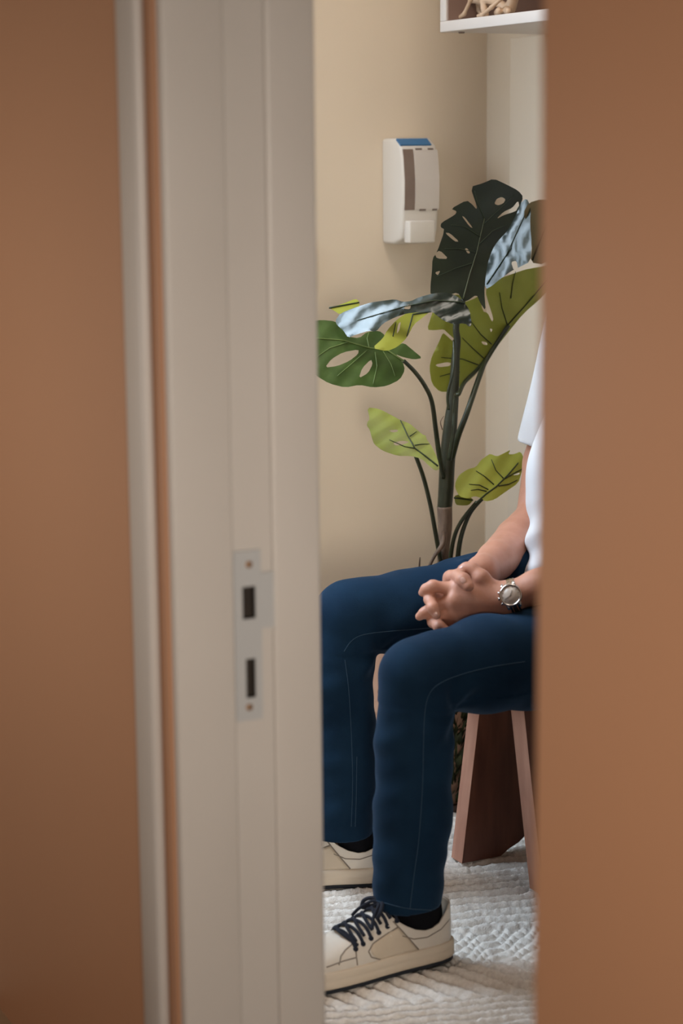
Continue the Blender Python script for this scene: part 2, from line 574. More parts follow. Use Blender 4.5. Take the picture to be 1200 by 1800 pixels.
for px, py in ((437, 992), (438, 1243)):
    c = onY(px, py, yf - .002)
    MB().lathe([(.0042, 0), (.0042, .0012), (.003, .002), (.001, .0015)], Matrix.Translation(c) @ Matrix.Rotation(R(90), 4, 'X'), 14).build('screw', brass, sp)

# raised cream strip on the right wall, under the shelf
creamt = mat('cream_trim_paint', (0.66, 0.57, 0.46), 0.6, (0.68, 0.59, 0.48), 4)
struct('trim_5', MB().box((XR - .03, 2.2, -.02), (XR, onX(916, 400, XR).y, onX(773, 57, 1.94).z)), creamt, bevel=0.003)

# ------------------------------------------------------------------ wall shelf and figurines
SX = 1.94                                            # front plane of the shelf
c0 = onX(773, 57, SX)
sy1, sz0 = c0.y, c0.z
sh = empty('wall_shelf', (XR, sy1, sz0), 'white box shelf with brown inside mounted high on the right wall', 'shelf')
sy0, st = 2.2, 0.020
MB().box((SX, sy0, sz0), (XR, sy1, sz0 + st)).build('bottom_board', whitec, sh, bevel=0.0015)
MB().box((SX, sy1 - .022, sz0 + st), (XR, sy1, sz0 + .33)).build('side_board', whitec, sh, bevel=0.0015)
MB().box((SX, sy0, sz0 + st), (XR, sy0 + .022, sz0 + .33)).build('side_board', whitec, sh, bevel=0.0015)
MB().box((SX, sy0, sz0 + .33), (XR, sy1, sz0 + .35)).build('top_board', whitec, sh, bevel=0.0015)
MB().box((SX + .004, sy1 - .026, sz0 + st), (XR - .012, sy1 - .022, sz0 + .33)).build('side_lining', shelfin, sh, smooth=False)
MB().box((XR - .012, sy0 + .022, sz0 + st), (XR, sy1 - .022, sz0 + .33)).build('back_panel', shelfin, sh, smooth=False)
q = onX(811, 56, SX + .03)
MB().lathe([(.005, -.003), (.006, -.001), (.006, .0)], Matrix.Translation((SX + .03, q.y, sz0)), 12).build('screw_cap', smoke, sh)


def figurine(paths, heads, label, xp, base_px):
    b = onX(760 + base_px[0] / 6, base_px[1] / 6, xp)
    b.z = sz0 + st
    e = empty('figurine', b, label, 'figurine', 'seated figurines on the wall shelf')
    F = Field((xp - .09, b.y - .16, sz0 + st), (xp + .09, b.y + .12, sz0 + .32), 0.0018)
    for pts, rad in paths:
        q = []
        for zx, zy, dx in pts:
            p = onX(760 + zx / 6, zy / 6, xp)
            p.z = max(p.z, sz0 + st + rad[len(q)] * .9)
            p.x += dx * .8
            q.append(p)
        F.chain(q, [x * .62 for x in rad], .004)
    for zx, zy, r in heads:
        F.ball(onX(760 + zx / 6, zy / 6, xp), r * .8, .004)
    V, Fc = F.mesh()
    return obj('figure_body', V, Fc, resin, e)


figurine([([(258, 225, 0), (300, 220, 0)], [.006, .006]), ([(300, 215, 0), (290, 100, 0), (296, 20, 0)], [.0065, .008, .009]),
          ([(296, 20, 0), (380, -5, .01), (470, 10, .02)], [.008, .010, .014]),
          ([(330, 60, .03), (400, 140, .03), (450, 200, .03)], [.008, .007, .006]), ([(330, 60, .03), (470, 20, .03)], [.008, .013]),
          ([(470, 10, .02), (480, -110, .02), (470, -230, .02)], [.016, .014, .018]),
          ([(470, -220, 0), (440, -90, -.01), (480, 0, -.02), (410, 150, -.02), (345, 205, -.02)], [.007, .006, .006, .006, .006])],
         [(460, -300, .020)], 'beige figurine sitting with drawn-up knees on the shelf, nearer the shelf end panel', 1.985, (400, 220))
figurine([([(495, 205, 0), (555, 190, 0)], [.007, .009]), ([(560, 185, 0), (545, 90, 0), (528, -10, 0)], [.010, .010, .010]),
          ([(528, -10, 0), (640, 20, .01), (720, 110, .02)], [.010, .012, .016]),
          ([(700, 130, .02), (780, 135, .0), (880, 130, -.02)], [.012, .012, .009]), ([(680, 145, .0), (780, 150, -.02)], [.010, .011]),
          ([(740, 90, .02), (790, -60, .02), (790, -200, .02)], [.018, .015, .018]),
          ([(800, -180, 0), (810, -20, -.02), (740, 80, -.03), (640, 170, -.03), (560, 185, -.02)], [.007, .006, .006, .006, .006])],
         [(780, -280, .020)], 'beige figurine leaning back on the shelf with one leg stretched out', 1.985, (700, 200))

# ------------------------------------------------------------------ soap dispenser on the back wall
dpx = lambda px, py, y=YB - .1: onY(px, py, y)
dx0, dx1 = dpx(712, 340).x, dpx(776, 340).x
dz1, dz0 = onY(690, 243, YB - .06).z, onY(720, 430, YB - .08).z
ds = empty('soap_dispenser', ((dx0 + dx1) / 2, YB, dz0), 'white wall soap dispenser with blue label, grey window and push button', 'soap dispenser')
hgt = dz1 - dz0
prof = [(0, 0), (.050, 0), (.078, .008), (.088, .045), (.094, .45), (.094, .62), (.088, .84), (.080, .925), (.058, 1.0), (0, 1.0)]
prof = [(d, (z if z < 1.01 and z > .05 else z) * (hgt if z > .04 or z == 0 else 1)) for d, z in prof]
prof = [(0, 0), (.050, 0), (.076, .008), (.084, .03), (.090, .40 * hgt), (.091, .60 * hgt), (.086, .82 * hgt), (.080, .93 * hgt), (.058, hgt), (0, hgt)]
MB().prism([(dx0, YB - d, dz0 + z) for d, z in prof], (dx1 - dx0, 0, 0)).build('housing', white, ds, bevel=0.007)


def front(z):
    zz_ = z - dz0
    pr = prof[1:9]
    for (a, za), (b, zb) in zip(pr, pr[1:]):
        if za <= zz_ <= zb:
            return YB - (a + (b - a) * (zz_ - za) / max(zb - za, 1e-6))
    return YB - .06


def dpatch(name, px0, px1, py0, py1, m, out, n=10, th=.003):
    """patch following the front, px range measured on the front face"""
    xa, xb = onY(px0, 320, YB - .09).x, onY(px1, 320, YB - .09).x
    za, zb = onY(735, py1, YB - .088).z, onY(735, py0, YB - .088).z
    mb = MB()
    v = []
    for i in range(n + 1):
        z = za + (zb - za) * i / n
        y = front(z) - out
        v += [(xa, y, z), (xb, y, z), (xb, y + th + out, z), (xa, y + th + out, z)]
    f = [(0, 3, 2, 1), (4 * n, 4 * n + 1, 4 * n + 2, 4 * n + 3)]
    for i in range(n):
        for k in range(4):
            k2 = (k + 1) % 4
            f.append((4 * i + k, 4 * i + k2, 4 * i + 4 + k2, 4 * i + 4 + k))
    mb.add(v, f)
    return mb.build(name, m, ds, smooth=False)


dpatch('window_strip', 711, 729, 262, 369, smoke, .0006)
dpatch('cover_panel', 730, 771, 263, 369, grayp, .0015)
for a, b, yy in ((733, 744, 262), (755, 764, 262), (737, 748, 369), (760, 768, 369)):
    dpatch('slot', a, b, yy - 1.5, yy + 1.5, darkp, .0022, 1)
bz0, bz1 = onY(735, 427, YB - .1).z, onY(735, 388, YB - .1).z
bx0, bx1 = onY(718, 405, YB - .1).x, onY(763, 405, YB - .1).x
MB().box((bx0, YB - .104, bz0), (bx1, YB - .08, bz1)).build('push_button', white, ds, bevel=0.003)
# blue label on the sloping top
lz0, ly0, lz1, ly1 = dz0 + .935 * hgt, YB - .0795, dz0 + .992 * hgt, YB - .0610
lx0, lx1 = onY(702, 250, YB - .075).x, onY(756, 250, YB - .075).x
e_ = Vector((0, -.012, .02)).normalized() * .0012
MB().prism([Vector((lx0, ly0, lz0)) + e_, Vector((lx1, ly0, lz0)) + e_, Vector((lx1, ly1, lz1)) + e_, Vector((lx0, ly1, lz1)) + e_], (0, .002, -.003)).build('label', blue, ds, smooth=False)

# switch plate on the back wall, its edge shows beside the door frame
s0, s1 = onY(470, 515, YB - .012), onY(551, 420, YB - .012)
sw = empty('wall_switch', (s0.x, YB, s0.z), 'pale grey wall switch plate almost hidden behind the door frame', 'switch')
MB().box((s0.x, YB - .012, s0.z), (s1.x, YB, s1.z)).build('plate', switchm, sw, bevel=0.002)
MB().box((s0.x + .02, YB - .016, s0.z + .02), (s1.x - .02, YB - .012, s1.z - .02)).build('rocker', whitec, sw, bevel=0.001)

# ------------------------------------------------------------------ rug: ribbed wool pile
rx0, rx1, ry0, ry1 = 1.0, 2.16, 1.75, 3.45
nx, ny = 420, 580
gx_, gy_ = np.meshgrid(np.linspace(rx0, rx1, nx), np.linspace(ry0, ry1, ny), indexing='ij')
ang = R(15.3)
uu = gx_ * math.cos(ang) - gy_ * math.sin(ang)
vv = gx_ * math.sin(ang) + gy_ * math.cos(ang)
wob = .0022 * np.sin(uu * 47 + vv * 9) + .0016 * np.sin(uu * 113 + 2.1)
rib = np.abs(np.sin((vv + wob) * math.pi / .029)) ** .55
rib2 = np.abs(np.sin((vv + wob) * math.pi / .022)) ** .6
diag = np.abs(np.sin((uu * .80 + vv * .60 + wob) * math.pi / .030)) ** .7
blob = np.abs(np.sin((uu * .7 + vv * .7 + 2.2 * wob) * math.pi / .019) * np.sin((uu * .7 - vv * .7 + 2 * wob) * math.pi / .019)) ** .5


def band(v, a, b, s=.02): return 1 / (1 + np.exp(-(v - a) / (s * .25))) - 1 / (1 + np.exp(-(v - b) / (s * .25)))


tex = rib * band(vv, 2.97, 5) + .6 * blob * band(vv, 2.83, 2.97) + diag * band(vv, 2.715, 2.83) + rib2 * band(vv, 0, 2.715)
noise = rng.random((nx, ny))
for _ in range(1):
    noise = (noise + np.roll(noise, 1, 0) + np.roll(noise, 1, 1) + np.roll(noise, -1, 0) + np.roll(noise, -1, 1)) / 5
zz_ = -.019 + .0175 * tex + .0065 * (noise - .5) * (.3 + tex)
zz_ = np.minimum(zz_, .001)
zz_[0, :] = zz_[-1, :] = -.02
zz_[:, 0] = zz_[:, -1] = -.02
RV = np.stack([gx_, gy_, zz_], -1).reshape(-1, 3)
ii = np.arange((nx - 1) * ny).reshape(nx - 1, ny)[:, :-1].ravel()
RF = np.stack([ii, ii + ny, ii + ny + 1, ii + 1], 1)
rug = obj('rug', RV, RF, rugm, origin=(rx0, ry0, -.02))
tag(rug, 'ivory wool rug with raised ribbed pile lying under the bench and sneakers', 'rug')

# ------------------------------------------------------------------ bench
BY0, BY1 = 2.46, 2.97
bn = empty('wooden_bench', (1.80, 2.72, 0), 'dark walnut bench with slanted slab legs under the seated man', 'bench')
zt, zs_ = 0.408, 0.368
yA = 2.90
a0, a1 = onY(842, 1258, yA), onY(813, 1509, yA)
def ext(p, q, z):
    t = (z - p.z) / (q.z - p.z)
    return p + (q - p) * t
b0, b1 = onY(905, 1250, yA), onY(926, 1400, yA)
pA = [ext(a0, a1, zs_), ext(a0, a1, 0.0), onY(880, 1502, yA), onY(894, 1492, yA), onY(912, 1480, yA), ext(b0, b1, 0.04), ext(b0, b1, zs_)]
pA[2].z = 0.0
MB().box((min(pA[0].x, 1.66), BY0, zs_), (2.10, BY1, zt)).build('seat', bench, bn, bevel=0.004)
l1 = MB().prism(pA, (0, .037, 0)).build('leg', bench, bn, smooth=False)
ne = pA[0] - pA[1]
MB().prism([pA[0] + Vector((-.0006, .0, 0)), pA[1] + Vector((-.0006, .0, 0)), pA[1] + Vector((-.0006, .037, 0)), pA[0] + Vector((-.0006, .037, 0))], (.0008, 0, 0)).build('leg_lit_side', bench_lit, l1, smooth=False)  # thin sheet painting the left face as lit
yC = 2.70
d0, d1 = onY(921, 1250, yC), onY(945, 1480, yC)
pC = [ext(d0, d1, zs_), ext(d0, d1, 0), ext(d0, d1, 0) + Vector((.10, 0, 0)), ext(d0, d1, zs_) + Vector((.10, 0, 0))]
l2 = MB().prism(pC, (0, .042, 0)).build('leg', bench, bn, smooth=False)
MB().prism([pC[0] + Vector((-.0006, 0, 0)), pC[1] + Vector((-.0006, 0, 0)), pC[1] + Vector((-.0006, .042, 0)), pC[0] + Vector((-.0006, .042, 0))], (.0008, 0, 0)).build('leg_lit_side', bench_lit, l2, smooth=False)  # same painted-lit sheet on the second leg

# ------------------------------------------------------------------ planter and monstera
PXC = 1.80
pc = onY(783, 900, 3.24)
pot_c = Vector((pc.x - .01, 3.28, 0))
pt = empty('planter_pot', pot_c, 'tan speckled clay planter behind the man\'s legs', 'planter')
zrim = onY(715, 1013, pot_c.y + .10).z
pr_ = [(.105, .001), (.112, .006), (.128, .15), (.136, zrim - .03), (.141, zrim - .025), (.142, zrim), (.130, zrim), (.126, zrim - .03), (.124, zrim - .035)]
MB().lathe(pr_, Matrix.Translation(pot_c), 48).build('pot', potm, pt)
MB().lathe([(.124, zrim - .045), (.125, zrim - .034), (.07, zrim - .028), (.01, zrim - .026)], Matrix.Translation(pot_c), 32).build('soil', soilm, pt)

mo = empty('monstera_plant', (pot_c.x, pot_c.y, zrim - .03), 'tall artificial monstera with split leaves standing in the corner behind the man', 'plant')
z4 = lambda x, y: (600 + x / 3.333, 680 + y / 3.333)
z3 = lambda x, y: (540 + x / 2.857, 290 + y / 2.857)
DT = 3.70


def P4(x, y, d=DT): return P(*z4(x, y), d)
def P3(x, y, d=DT): return P(*z3(x, y), d)


sc = 3.333 * FPX / DT
MB().tube([Vector((P4(595, 1050).x, P4(595, 1050).y, zrim - .05)), P4(593, 1050), P4(600, 920), P4(607, 820), P4(603, 700)], [30 / sc, 34 / sc, 36 / sc, 42 / sc, 46 / sc], 14).build('trunk', barkm, mo)
MB().tube([P4(603, 720), P4(612, 600), P4(618, 470), P4(628, 340), P4(640, 200), P4(655, 60), P3(745, 960), P3(752, 880), P3(748, 800), P3(790, 660)],
          [44 / sc, 46 / sc, 46 / sc, 46 / sc, 40 / sc, 32 / sc, 24 / sc, 21 / sc, 19 / sc, 12 / sc], 14).build('stem', trunkm, mo)
MB().tube([P4(598, 845, DT - .04), P4(592, 920, DT - .05), P4(545, 990, DT - .06), P4(520, 1040, DT - .06), P4(508, 1075, DT - .05), P4(500, 1180, DT - .03)], [8 / sc, 15 / sc, 11 / sc, 10 / sc, 9 / sc, 7 / sc]).build('aerial_root', barkm, mo)
MB().tube([P4(460, 1000, DT - .1), P4(455, 1060, DT - .09), P4(450, 1160, DT - .08)], [3 / sc, 6 / sc, 8 / sc]).build('aerial_root', barkm, mo)


def petiole(pts, r0_, r1_, m=stemm):
    n = len(pts)
    MB().tube(pts, [(r0_ + (r1_ - r0_) * i / (n - 1)) / sc for i in range(n)], 10).build('petiole', m, mo)


petiole([P3(485, 985, 3.50), P3(540, 1040, 3.53), P3(590, 1110, 3.58), P3(625, 1190, 3.62), P4(552, 250, 3.66), P4(572, 400, 3.67), P4(598, 530, 3.69)], 11, 16)
petiole([P4(435, 405, 3.58), P4(480, 530, 3.60), P4(520, 690, 3.63), P4(548, 840, 3.66), P4(566, 940, 3.68), P4(588, 1050, 3.69)], 12, 15)
petiole([P3(1010, 805, 3.77), P3(905, 968, 3.755), P3(868, 1050, 3.725), P4(735, 150, 3.68), P4(682, 290, 3.68), P4(645, 420, 3.69)], 13, 20)
petiole([P3(905, 968, 3.755), P3(850, 1030, 3.74), P3(790, 1090, 3.70), P3(760, 1150, 3.66), P4(668, 60, 3.67), P4(655, 260, 3.66), P4(630, 430, 3.66)], 11, 14)
petiole([P4(840, 640, 3.60), P4(760, 730, 3.62), P4(715, 830, 3.64), P4(690, 930, 3.66), P4(676, 1060, 3.67)], 10, 16)
petiole([P4(790, 675, 3.60), P4(700, 790, 3.63), P4(655, 900, 3.66), P4(632, 1060, 3.67)], 10, 14)
petiole([P3(710, 1230, 3.66), P3(705, 1150, 3.66), P3(735, 1020, 3.66), P3(735, 880, 3.68)], 9, 7)
petiole([P4(590, 250, 3.62), P4(580, 205, 3.6), P4(600, 170, 3.6)], 3, 2, barkm)


def inpoly(x, y, poly):
    c = False
    n = len(poly)
    for i in range(n):
        x1_, y1_ = poly[i]
        x2_, y2_ = poly[i - 1]
        if (y1_ > y) != (y2_ > y) and x < (x2_ - x1_) * (y - y1_) / (y2_ - y1_) + x1_:
            c = not c
    return c


def chaikin(p, k=1):
    for _ in range(k):
        q = []
        for i in range(len(p)):
            a, b = p[i], p[(i + 1) % len(p)]
            q += [(a[0] * .8 + b[0] * .2, a[1] * .8 + b[1] * .2), (a[0] * .2 + b[0] * .8, a[1] * .2 + b[1] * .8)]
        p = q
    return p


def leaf(outline, holes, depth, m, veins=(), vm=None, midrib=None, conv=None, step=7.0, label=None, th=.0012):
    out = chaikin([conv(*p) for p in outline])
    hol = [chaikin([conv(*p) for p in h_]) for h_ in holes]
    vs_, es = [], []
    for loop in [out] + hol:
        n0 = len(vs_)
        vs_ += [Vector(p) for p in loop]
        es += [(n0 + i, n0 + (i + 1) % len(loop)) for i in range(len(loop))]
    xs, ys = [p[0] for p in out], [p[1] for p in out]
    x = min(xs)
    row = 0
    while x < max(xs):
        y = min(ys) + (row % 2) * step / 2
        while y < max(ys):
            if inpoly(x, y, out) and not any(inpoly(x, y, h_) for h_ in hol):
                vs_.append(Vector((x, y)))
            y += step
        x += step
        row += 1
    r = delaunay_2d_cdt(vs_, es, [], 0, 1e-4)
    v2, f2 = r[0], r[2]
    keep = []
    for f in f2:
        cx = sum(v2[i][0] for i in f) / 3
        cy = sum(v2[i][1] for i in f) / 3
        if inpoly(cx, cy, out) and not any(inpoly(cx, cy, h_) for h_ in hol):
            keep.append(tuple(f))
    used = sorted({i for f in keep for i in f})
    mp = {j: i for i, j in enumerate(used)}
    keep = [tuple(mp[i] for i in f) for f in keep]
    fr_ = [P(v2[i][0], v2[i][1], depth(v2[i][0], v2[i][1])) for i in used]
    bk_ = [p + (p - CAM).normalized() * th for p in fr_]
    n0 = len(fr_)
    cnt = {}
    for f in keep:
        for e in zip(f, f[1:] + f[:1]):
            cnt[e] = cnt.get(e, 0) + 1
    Vs, Fs_ = fr_ + bk_, keep + [tuple(n0 + i for i in f[::-1]) for f in keep]
    for (i, j) in cnt:
        if (j, i) not in cnt:
            n = len(Vs)
            Vs += [fr_[j], fr_[i], bk_[i], bk_[j]]
            Fs_.append((n, n + 1, n + 2, n + 3))
    vmid = veino if m is leafd else vm
    o = obj('leaf', Vs, Fs_, m, mo)
    if label: o['label'] = label
    for i, vv_ in enumerate(veins):
        pts = [conv(*p) for p in vv_]
        q = []
        for (ax, ay), (bx, by) in zip(pts, pts[1:]):
            for k in range(4):
                q.append((ax + (bx - ax) * k / 4, ay + (by - ay) * k / 4))
        q.append(pts[-1])
        r_ = (.6 if m in (leafg, leafd) else .85) * (2.0 if i == 0 else 1.25) / FPX * 3.6
        MB().tube([P(x_, y_, depth(x_, y_) - .0012) for x_, y_ in q], [r_ * (1 - .5 * k / len(q)) for k in range(len(q))], 6, sub=1).build('midrib' if i == 0 else 'vein', vmid if i == 0 else vm, o)
    return o


def plane(conv, x0, y0, d0, gx=0.0, gy=0.0, wave=0.0, wx=.1, wy=.05, ph=0.0, bend=0.0, by=0.0):
    px0, py0 = conv(x0, y0)

    def f(px, py):
        u, v = px - px0, py - py0
        return d0 + gx * u + gy * v + bend * u * u + by * v * v + wave * math.sin(wx * u + wy * v + ph)
    return f


def nplane(conv, x0, y0, d0, n, wave=0.0, wx=.1, wy=.05, bend=0.0, lim=None):
    px0, py0 = conv(x0, y0)
    p0 = P(px0, py0, d0)

    def f(px, py):
        v = ray(px, py)
        u, w_ = px - px0, py - py0
        d = n.dot(p0 - CAM) / n.dot(v) * v.dot(fh) + bend * u * u
        d += wave * math.sin(wx * u + wy * w_ + 1.6 * math.sin(.021 * u - .06 * w_)) + .4 * wave * math.sin(.31 * u + .17 * w_)
        return min(d, lim) if lim else d
    return f


def half(conv, x, y, d, dz=0.0):
    """normal that mirrors the window to the eye"""
    p = P(*conv(x, y), d)
    return ((CAM - p).normalized() + (Vector((0.60, 3.60, 1.62 + dz)) - p).normalized()).normalized()


# dark upright leaf
leaf([(780, 680), (755, 640), (700, 655), (618, 655), (618, 600), (625, 540), (628, 470), (650, 440), (690, 325), (668, 312), (672, 290), (742, 250), (750, 232), (720, 220), (800, 176),
      (830, 200), (848, 222), (852, 212), (818, 110), (880, 92), (935, 68), (1000, 98), (1058, 128), (1085, 160), (1062, 220), (1010, 325), (940, 400), (908, 480), (895, 560), (888, 640),
      (896, 735), (866, 690), (850, 650), (800, 685)],
     [[(938, 195), (950, 170), (975, 160), (995, 172), (985, 192), (958, 203)], [(948, 272), (985, 235), (1030, 215), (1058, 178), (1066, 215), (1040, 235), (990, 250)],
      [(690, 340), (715, 342), (762, 385), (740, 384)], [(774, 255), (790, 262), (832, 318), (815, 310)], [(640, 445), (665, 428), (710, 472), (650, 470)],
      [(790, 420), (803, 418), (818, 443), (805, 445)], [(640, 540), (668, 530), (655, 556)]],
     plane(z3, 850, 440, 3.66, gx=.0002, gy=-.0002, wave=.0005, wx=.05, wy=.09, by=-.0000015), leafd,
     [[(782, 672), (815, 550), (850, 440), (890, 265)], [(850, 440), (760, 420), (690, 420)], [(868, 360), (790, 310), (720, 300)], [(835, 490), (740, 520), (650, 560)], [(890, 270), (850, 180), (840, 130)], [(860, 400), (930, 330), (1000, 300)], [(880, 300), (960, 225), (1040, 150)]], veind, conv=z3,
     label='dark green upright leaf with small holes')
# glossy leaf behind it
leaf([(1062, 200), (1100, 165), (1122, 210), (1118, 300), (1126, 400), (1120, 485), (1060, 515), (1020, 535), (965, 575), (930, 605), (895, 625), (885, 560), (905, 480), (940, 395), (1010, 310)],
     [[(1022, 487), (1050, 480), (1058, 522), (1036, 530)]],
     nplane(z3, 1010, 430, 3.70, half(z3, 1010, 430, 3.70), wave=.0024, wx=.17, wy=.015), leafg,
     [[(900, 600), (1000, 450), (1100, 230)]], veind, conv=z3, label='glossy leaf catching the window light')
leaf([(1085, 240), (1110, 190), (1180, 170), (1260, 190), (1290, 300), (1250, 430), (1190, 500), (1120, 490), (1128, 400), (1105, 320)], [],
     plane(z3, 1180, 330, 3.72, gx=.0006, gy=.0004, wave=.0012), leafo, [[(1130, 480), (1230, 230)]], veind, conv=z3, label='olive leaf half hidden by the doorway edge')
# big lime leaf seen from below
leaf([(612, 1020), (625, 960), (660, 890), (680, 842), (700, 858), (745, 900), (756, 890), (700, 840), (685, 825), (640, 830), (600, 828), (625, 750), (650, 680), (720, 660), (750, 650),
      (775, 655), (785, 690), (830, 675), (866, 655), (880, 735), (905, 742), (928, 790), (934, 770), (905, 680), (895, 640), (905, 598), (960, 572), (1035, 545), (1095, 524), (1155, 514), (1230, 500),
      (1260, 560), (1190, 655), (1085, 745), (1000, 850), (905, 975), (850, 1048), (800, 1095), (720, 1138), (665, 1140), (625, 1100)],
     [[(640, 1003), (700, 990), (722, 995), (715, 1010), (660, 1016)], [(872, 885), (900, 890), (905, 905), (882, 902)], [(915, 820), (930, 825), (922, 842)]],
     plane(z3, 900, 850, 3.76, gx=.0006, gy=.0003, wave=.0015, wx=.12, wy=-.1, bend=.0000012), leafl,
     [[(850, 1030), (925, 925), (1010, 800), (1100, 700), (1220, 560)], [(1005, 805), (978, 720), (965, 640)], [(1022, 670), (1030, 600), (1045, 535)], [(925, 900), (870, 850), (810, 770)],
      [(885, 970), (830, 920), (778, 868)], [(860, 1005), (780, 975), (672, 967)], [(765, 1040), (710, 1050), (665, 1062)]], veind, conv=z3, label='large lime green leaf seen from underneath')
# glossy leaf lying nearly level, and its hanging half
leaf([(140, 782), (165, 745), (250, 712), (320, 690), (380, 682), (440, 674), (480, 688), (520, 684), (560, 664), (640, 643), (700, 640), (745, 655), (785, 685), (815, 730), (825, 800), (815, 815), (790, 795),
      (735, 800), (690, 785), (655, 760), (625, 735), (560, 740), (500, 745), (440, 765), (380, 795), (345, 838), (310, 832), (250, 850), (205, 868), (180, 830), (150, 805)],
     [[(480, 722), (505, 700), (520, 705), (515, 725)]],
     nplane(z3, 250, 770, 3.43, half(z3, 250, 770, 3.43, -.1), wave=.0022, wx=.10, wy=.20, bend=.0000024, lim=3.47), leafg,
     [[(790, 690), (640, 680), (480, 712), (250, 780)]], veind, conv=z3, label='glossy silver-reflecting leaf lying nearly level')
leaf([(325, 920), (380, 870), (400, 830), (450, 775), (520, 730), (620, 732), (575, 770), (535, 800), (500, 868), (455, 912), (400, 936)],
     [[(448, 850), (455, 800), (470, 785), (462, 830)]],
     plane(z3, 450, 850, 3.40, gx=.0003, gy=-.0008, wave=.0012), leafl,
     [[(620, 735), (530, 750), (500, 860)], [(430, 860), (445, 790)]], veind, conv=z3, label='hanging lime green half leaf')
leaf([(108, 718), (170, 700), (245, 670), (262, 690), (260, 715), (200, 735), (160, 750), (140, 735)], [],
     plane(z3, 190, 710, 3.52, gx=.0002, gy=-.001), leafl, [[(110, 718), (260, 690)]], veind, conv=z3, label='small lime leaf tip')
# left leaf, facing the doorway
leaf([(490, 1030), (465, 1078), (400, 1110), (330, 1118), (262, 1104), (190, 1118), (110, 1098), (50, 1062), (-20, 1010), (-60, 920), (-40, 830), (20, 785), (70, 778), (140, 785), (175, 815), (205, 862),
      (260, 870), (300, 838), (360, 832), (390, 855), (400, 900), (450, 905), (485, 893), (530, 930), (578, 970), (535, 977), (480, 965), (440, 950), (480, 990)],
     [[(88, 1018), (120, 975), (180, 940), (258, 926), (255, 950), (210, 985), (150, 1010)], [(258, 1072), (275, 1020), (320, 975), (328, 1000), (305, 1045)]],
     plane(z3, 250, 960, 3.44, gx=.0004, gy=-.0009, wave=.0012, wx=.16, wy=.12), leafm,
     [[(485, 985), (400, 930), (310, 918), (180, 880), (40, 870)], [(310, 918), (300, 870), (310, 838)], [(300, 930), (220, 1000), (150, 1060)], [(340, 940), (350, 1010), (330, 1100)], [(200, 890), (110, 920), (40, 970)], [(380, 935), (420, 1000), (440, 1060)]],
     veinl, conv=z3, label='mid green leaf with two long holes')
# lower lime leaves
leaf([(150, 120), (220, 128), (300, 170), (345, 195), (400, 215), (440, 250), (478, 282), (492, 283), (500, 310), (530, 350), (562, 420), (576, 482), (548, 492), (510, 460), (480, 430), (440, 412),
      (400, 405), (330, 405), (240, 375), (190, 335), (178, 300), (165, 250), (148, 228), (152, 205), (166, 190)], [[(275, 255), (330, 250), (330, 262), (300, 268)], [(300, 330), (350, 315), (400, 322), (370, 335), (320, 345)]],
     plane(z4, 360, 300, 3.55, gx=.0006, gy=-.0012, wave=.0020, wx=.14, wy=.2), leafp,
     [[(565, 465), (490, 405), (430, 360), (390, 290), (345, 195)], [(430, 342), (470, 336), (515, 335)], [(400, 290), (440, 262)], [(430, 360), (370, 350), (280, 310)]], veind, conv=z4, label='pale lime leaf curling over its stem')
leaf([(664, 590), (668, 555), (690, 515), (740, 482), (788, 470), (815, 430), (850, 405), (870, 392), (910, 408), (945, 392), (992, 368), (975, 395), (1010, 395), (1050, 378), (1072, 430), (1055, 500), (1035, 565),
      (960, 615), (895, 662), (842, 672), (815, 650), (780, 640), (740, 655), (690, 642)], [[(1000, 518), (1045, 500), (1040, 515)]],
     plane(z4, 860, 530, 3.55, gx=.0005, gy=-.0007, wave=.0015, wx=.15, wy=.12), leafl,
     [[(790, 678), (850, 625), (905, 585), (975, 515), (1035, 445)], [(892, 572), (840, 525), (788, 492)], [(860, 602), (810, 575), (748, 570)], [(850, 612), (800, 600), (758, 606)], [(948, 535), (905, 490), (878, 425)], [(960, 535), (1020, 500), (1060, 480)], [(920, 580), (980, 570), (1030, 545)]],
     veind, conv=z4, label='lime leaf reaching behind the man\'s arm')
leaf([(658, 640), (668, 690), (700, 696), (745, 694), (775, 660), (740, 640), (690, 630)], [], plane(z4, 700, 660, 3.60, gx=.0004, gy=.001), leafl, [[(660, 650), (770, 665)]], veind, conv=z4, label='rolled under side of the lime leaf')

# grassy plant beside the bench leg
gc = onZ(806, 1432, 0)
gp = empty('grass_plant', gc, 'small dark olive grassy plant on the rug between bench leg and planter', 'plant')
MB().lathe([(.03, 0), (.034, .002), (.036, .014), (.033, .014), (.03, .010)], Matrix.Translation(gc + Vector((.015, .05, -.002))), 20).build('pot', darkpot, gp)
gm = MB()
for i in range(900):
    a = random.uniform(0, 2 * math.pi)
    r_ = random.uniform(0, .055)
    b = gc + Vector((.016 + r_ * math.cos(a), .05 + .7 * r_ * math.sin(a), random.uniform(.012, .27)))
    ln = random.uniform(.03, .07)
    dr = Vector((math.cos(a) * .6, math.sin(a) * .5, random.uniform(.2, 1))).normalized()
    sd = dr.cross(Vector((random.random() - .5, random.random() - .5, random.random() - .5))).normalized() * random.uniform(.0035, .0075)
    t_ = b + dr * ln
    t_.z = min(t_.z, .30)
    md = b + dr * ln * .5
    gm.add([b - sd * .4, b + sd * .4, md + sd, t_, md - sd, md + sd.cross(dr) * .3], [(0, 1, 5), (1, 2, 5), (2, 3, 5), (3, 4, 5), (4, 0, 5)])
tag(gm.build('blades', grassm, gp, smooth=False), kind='stuff')

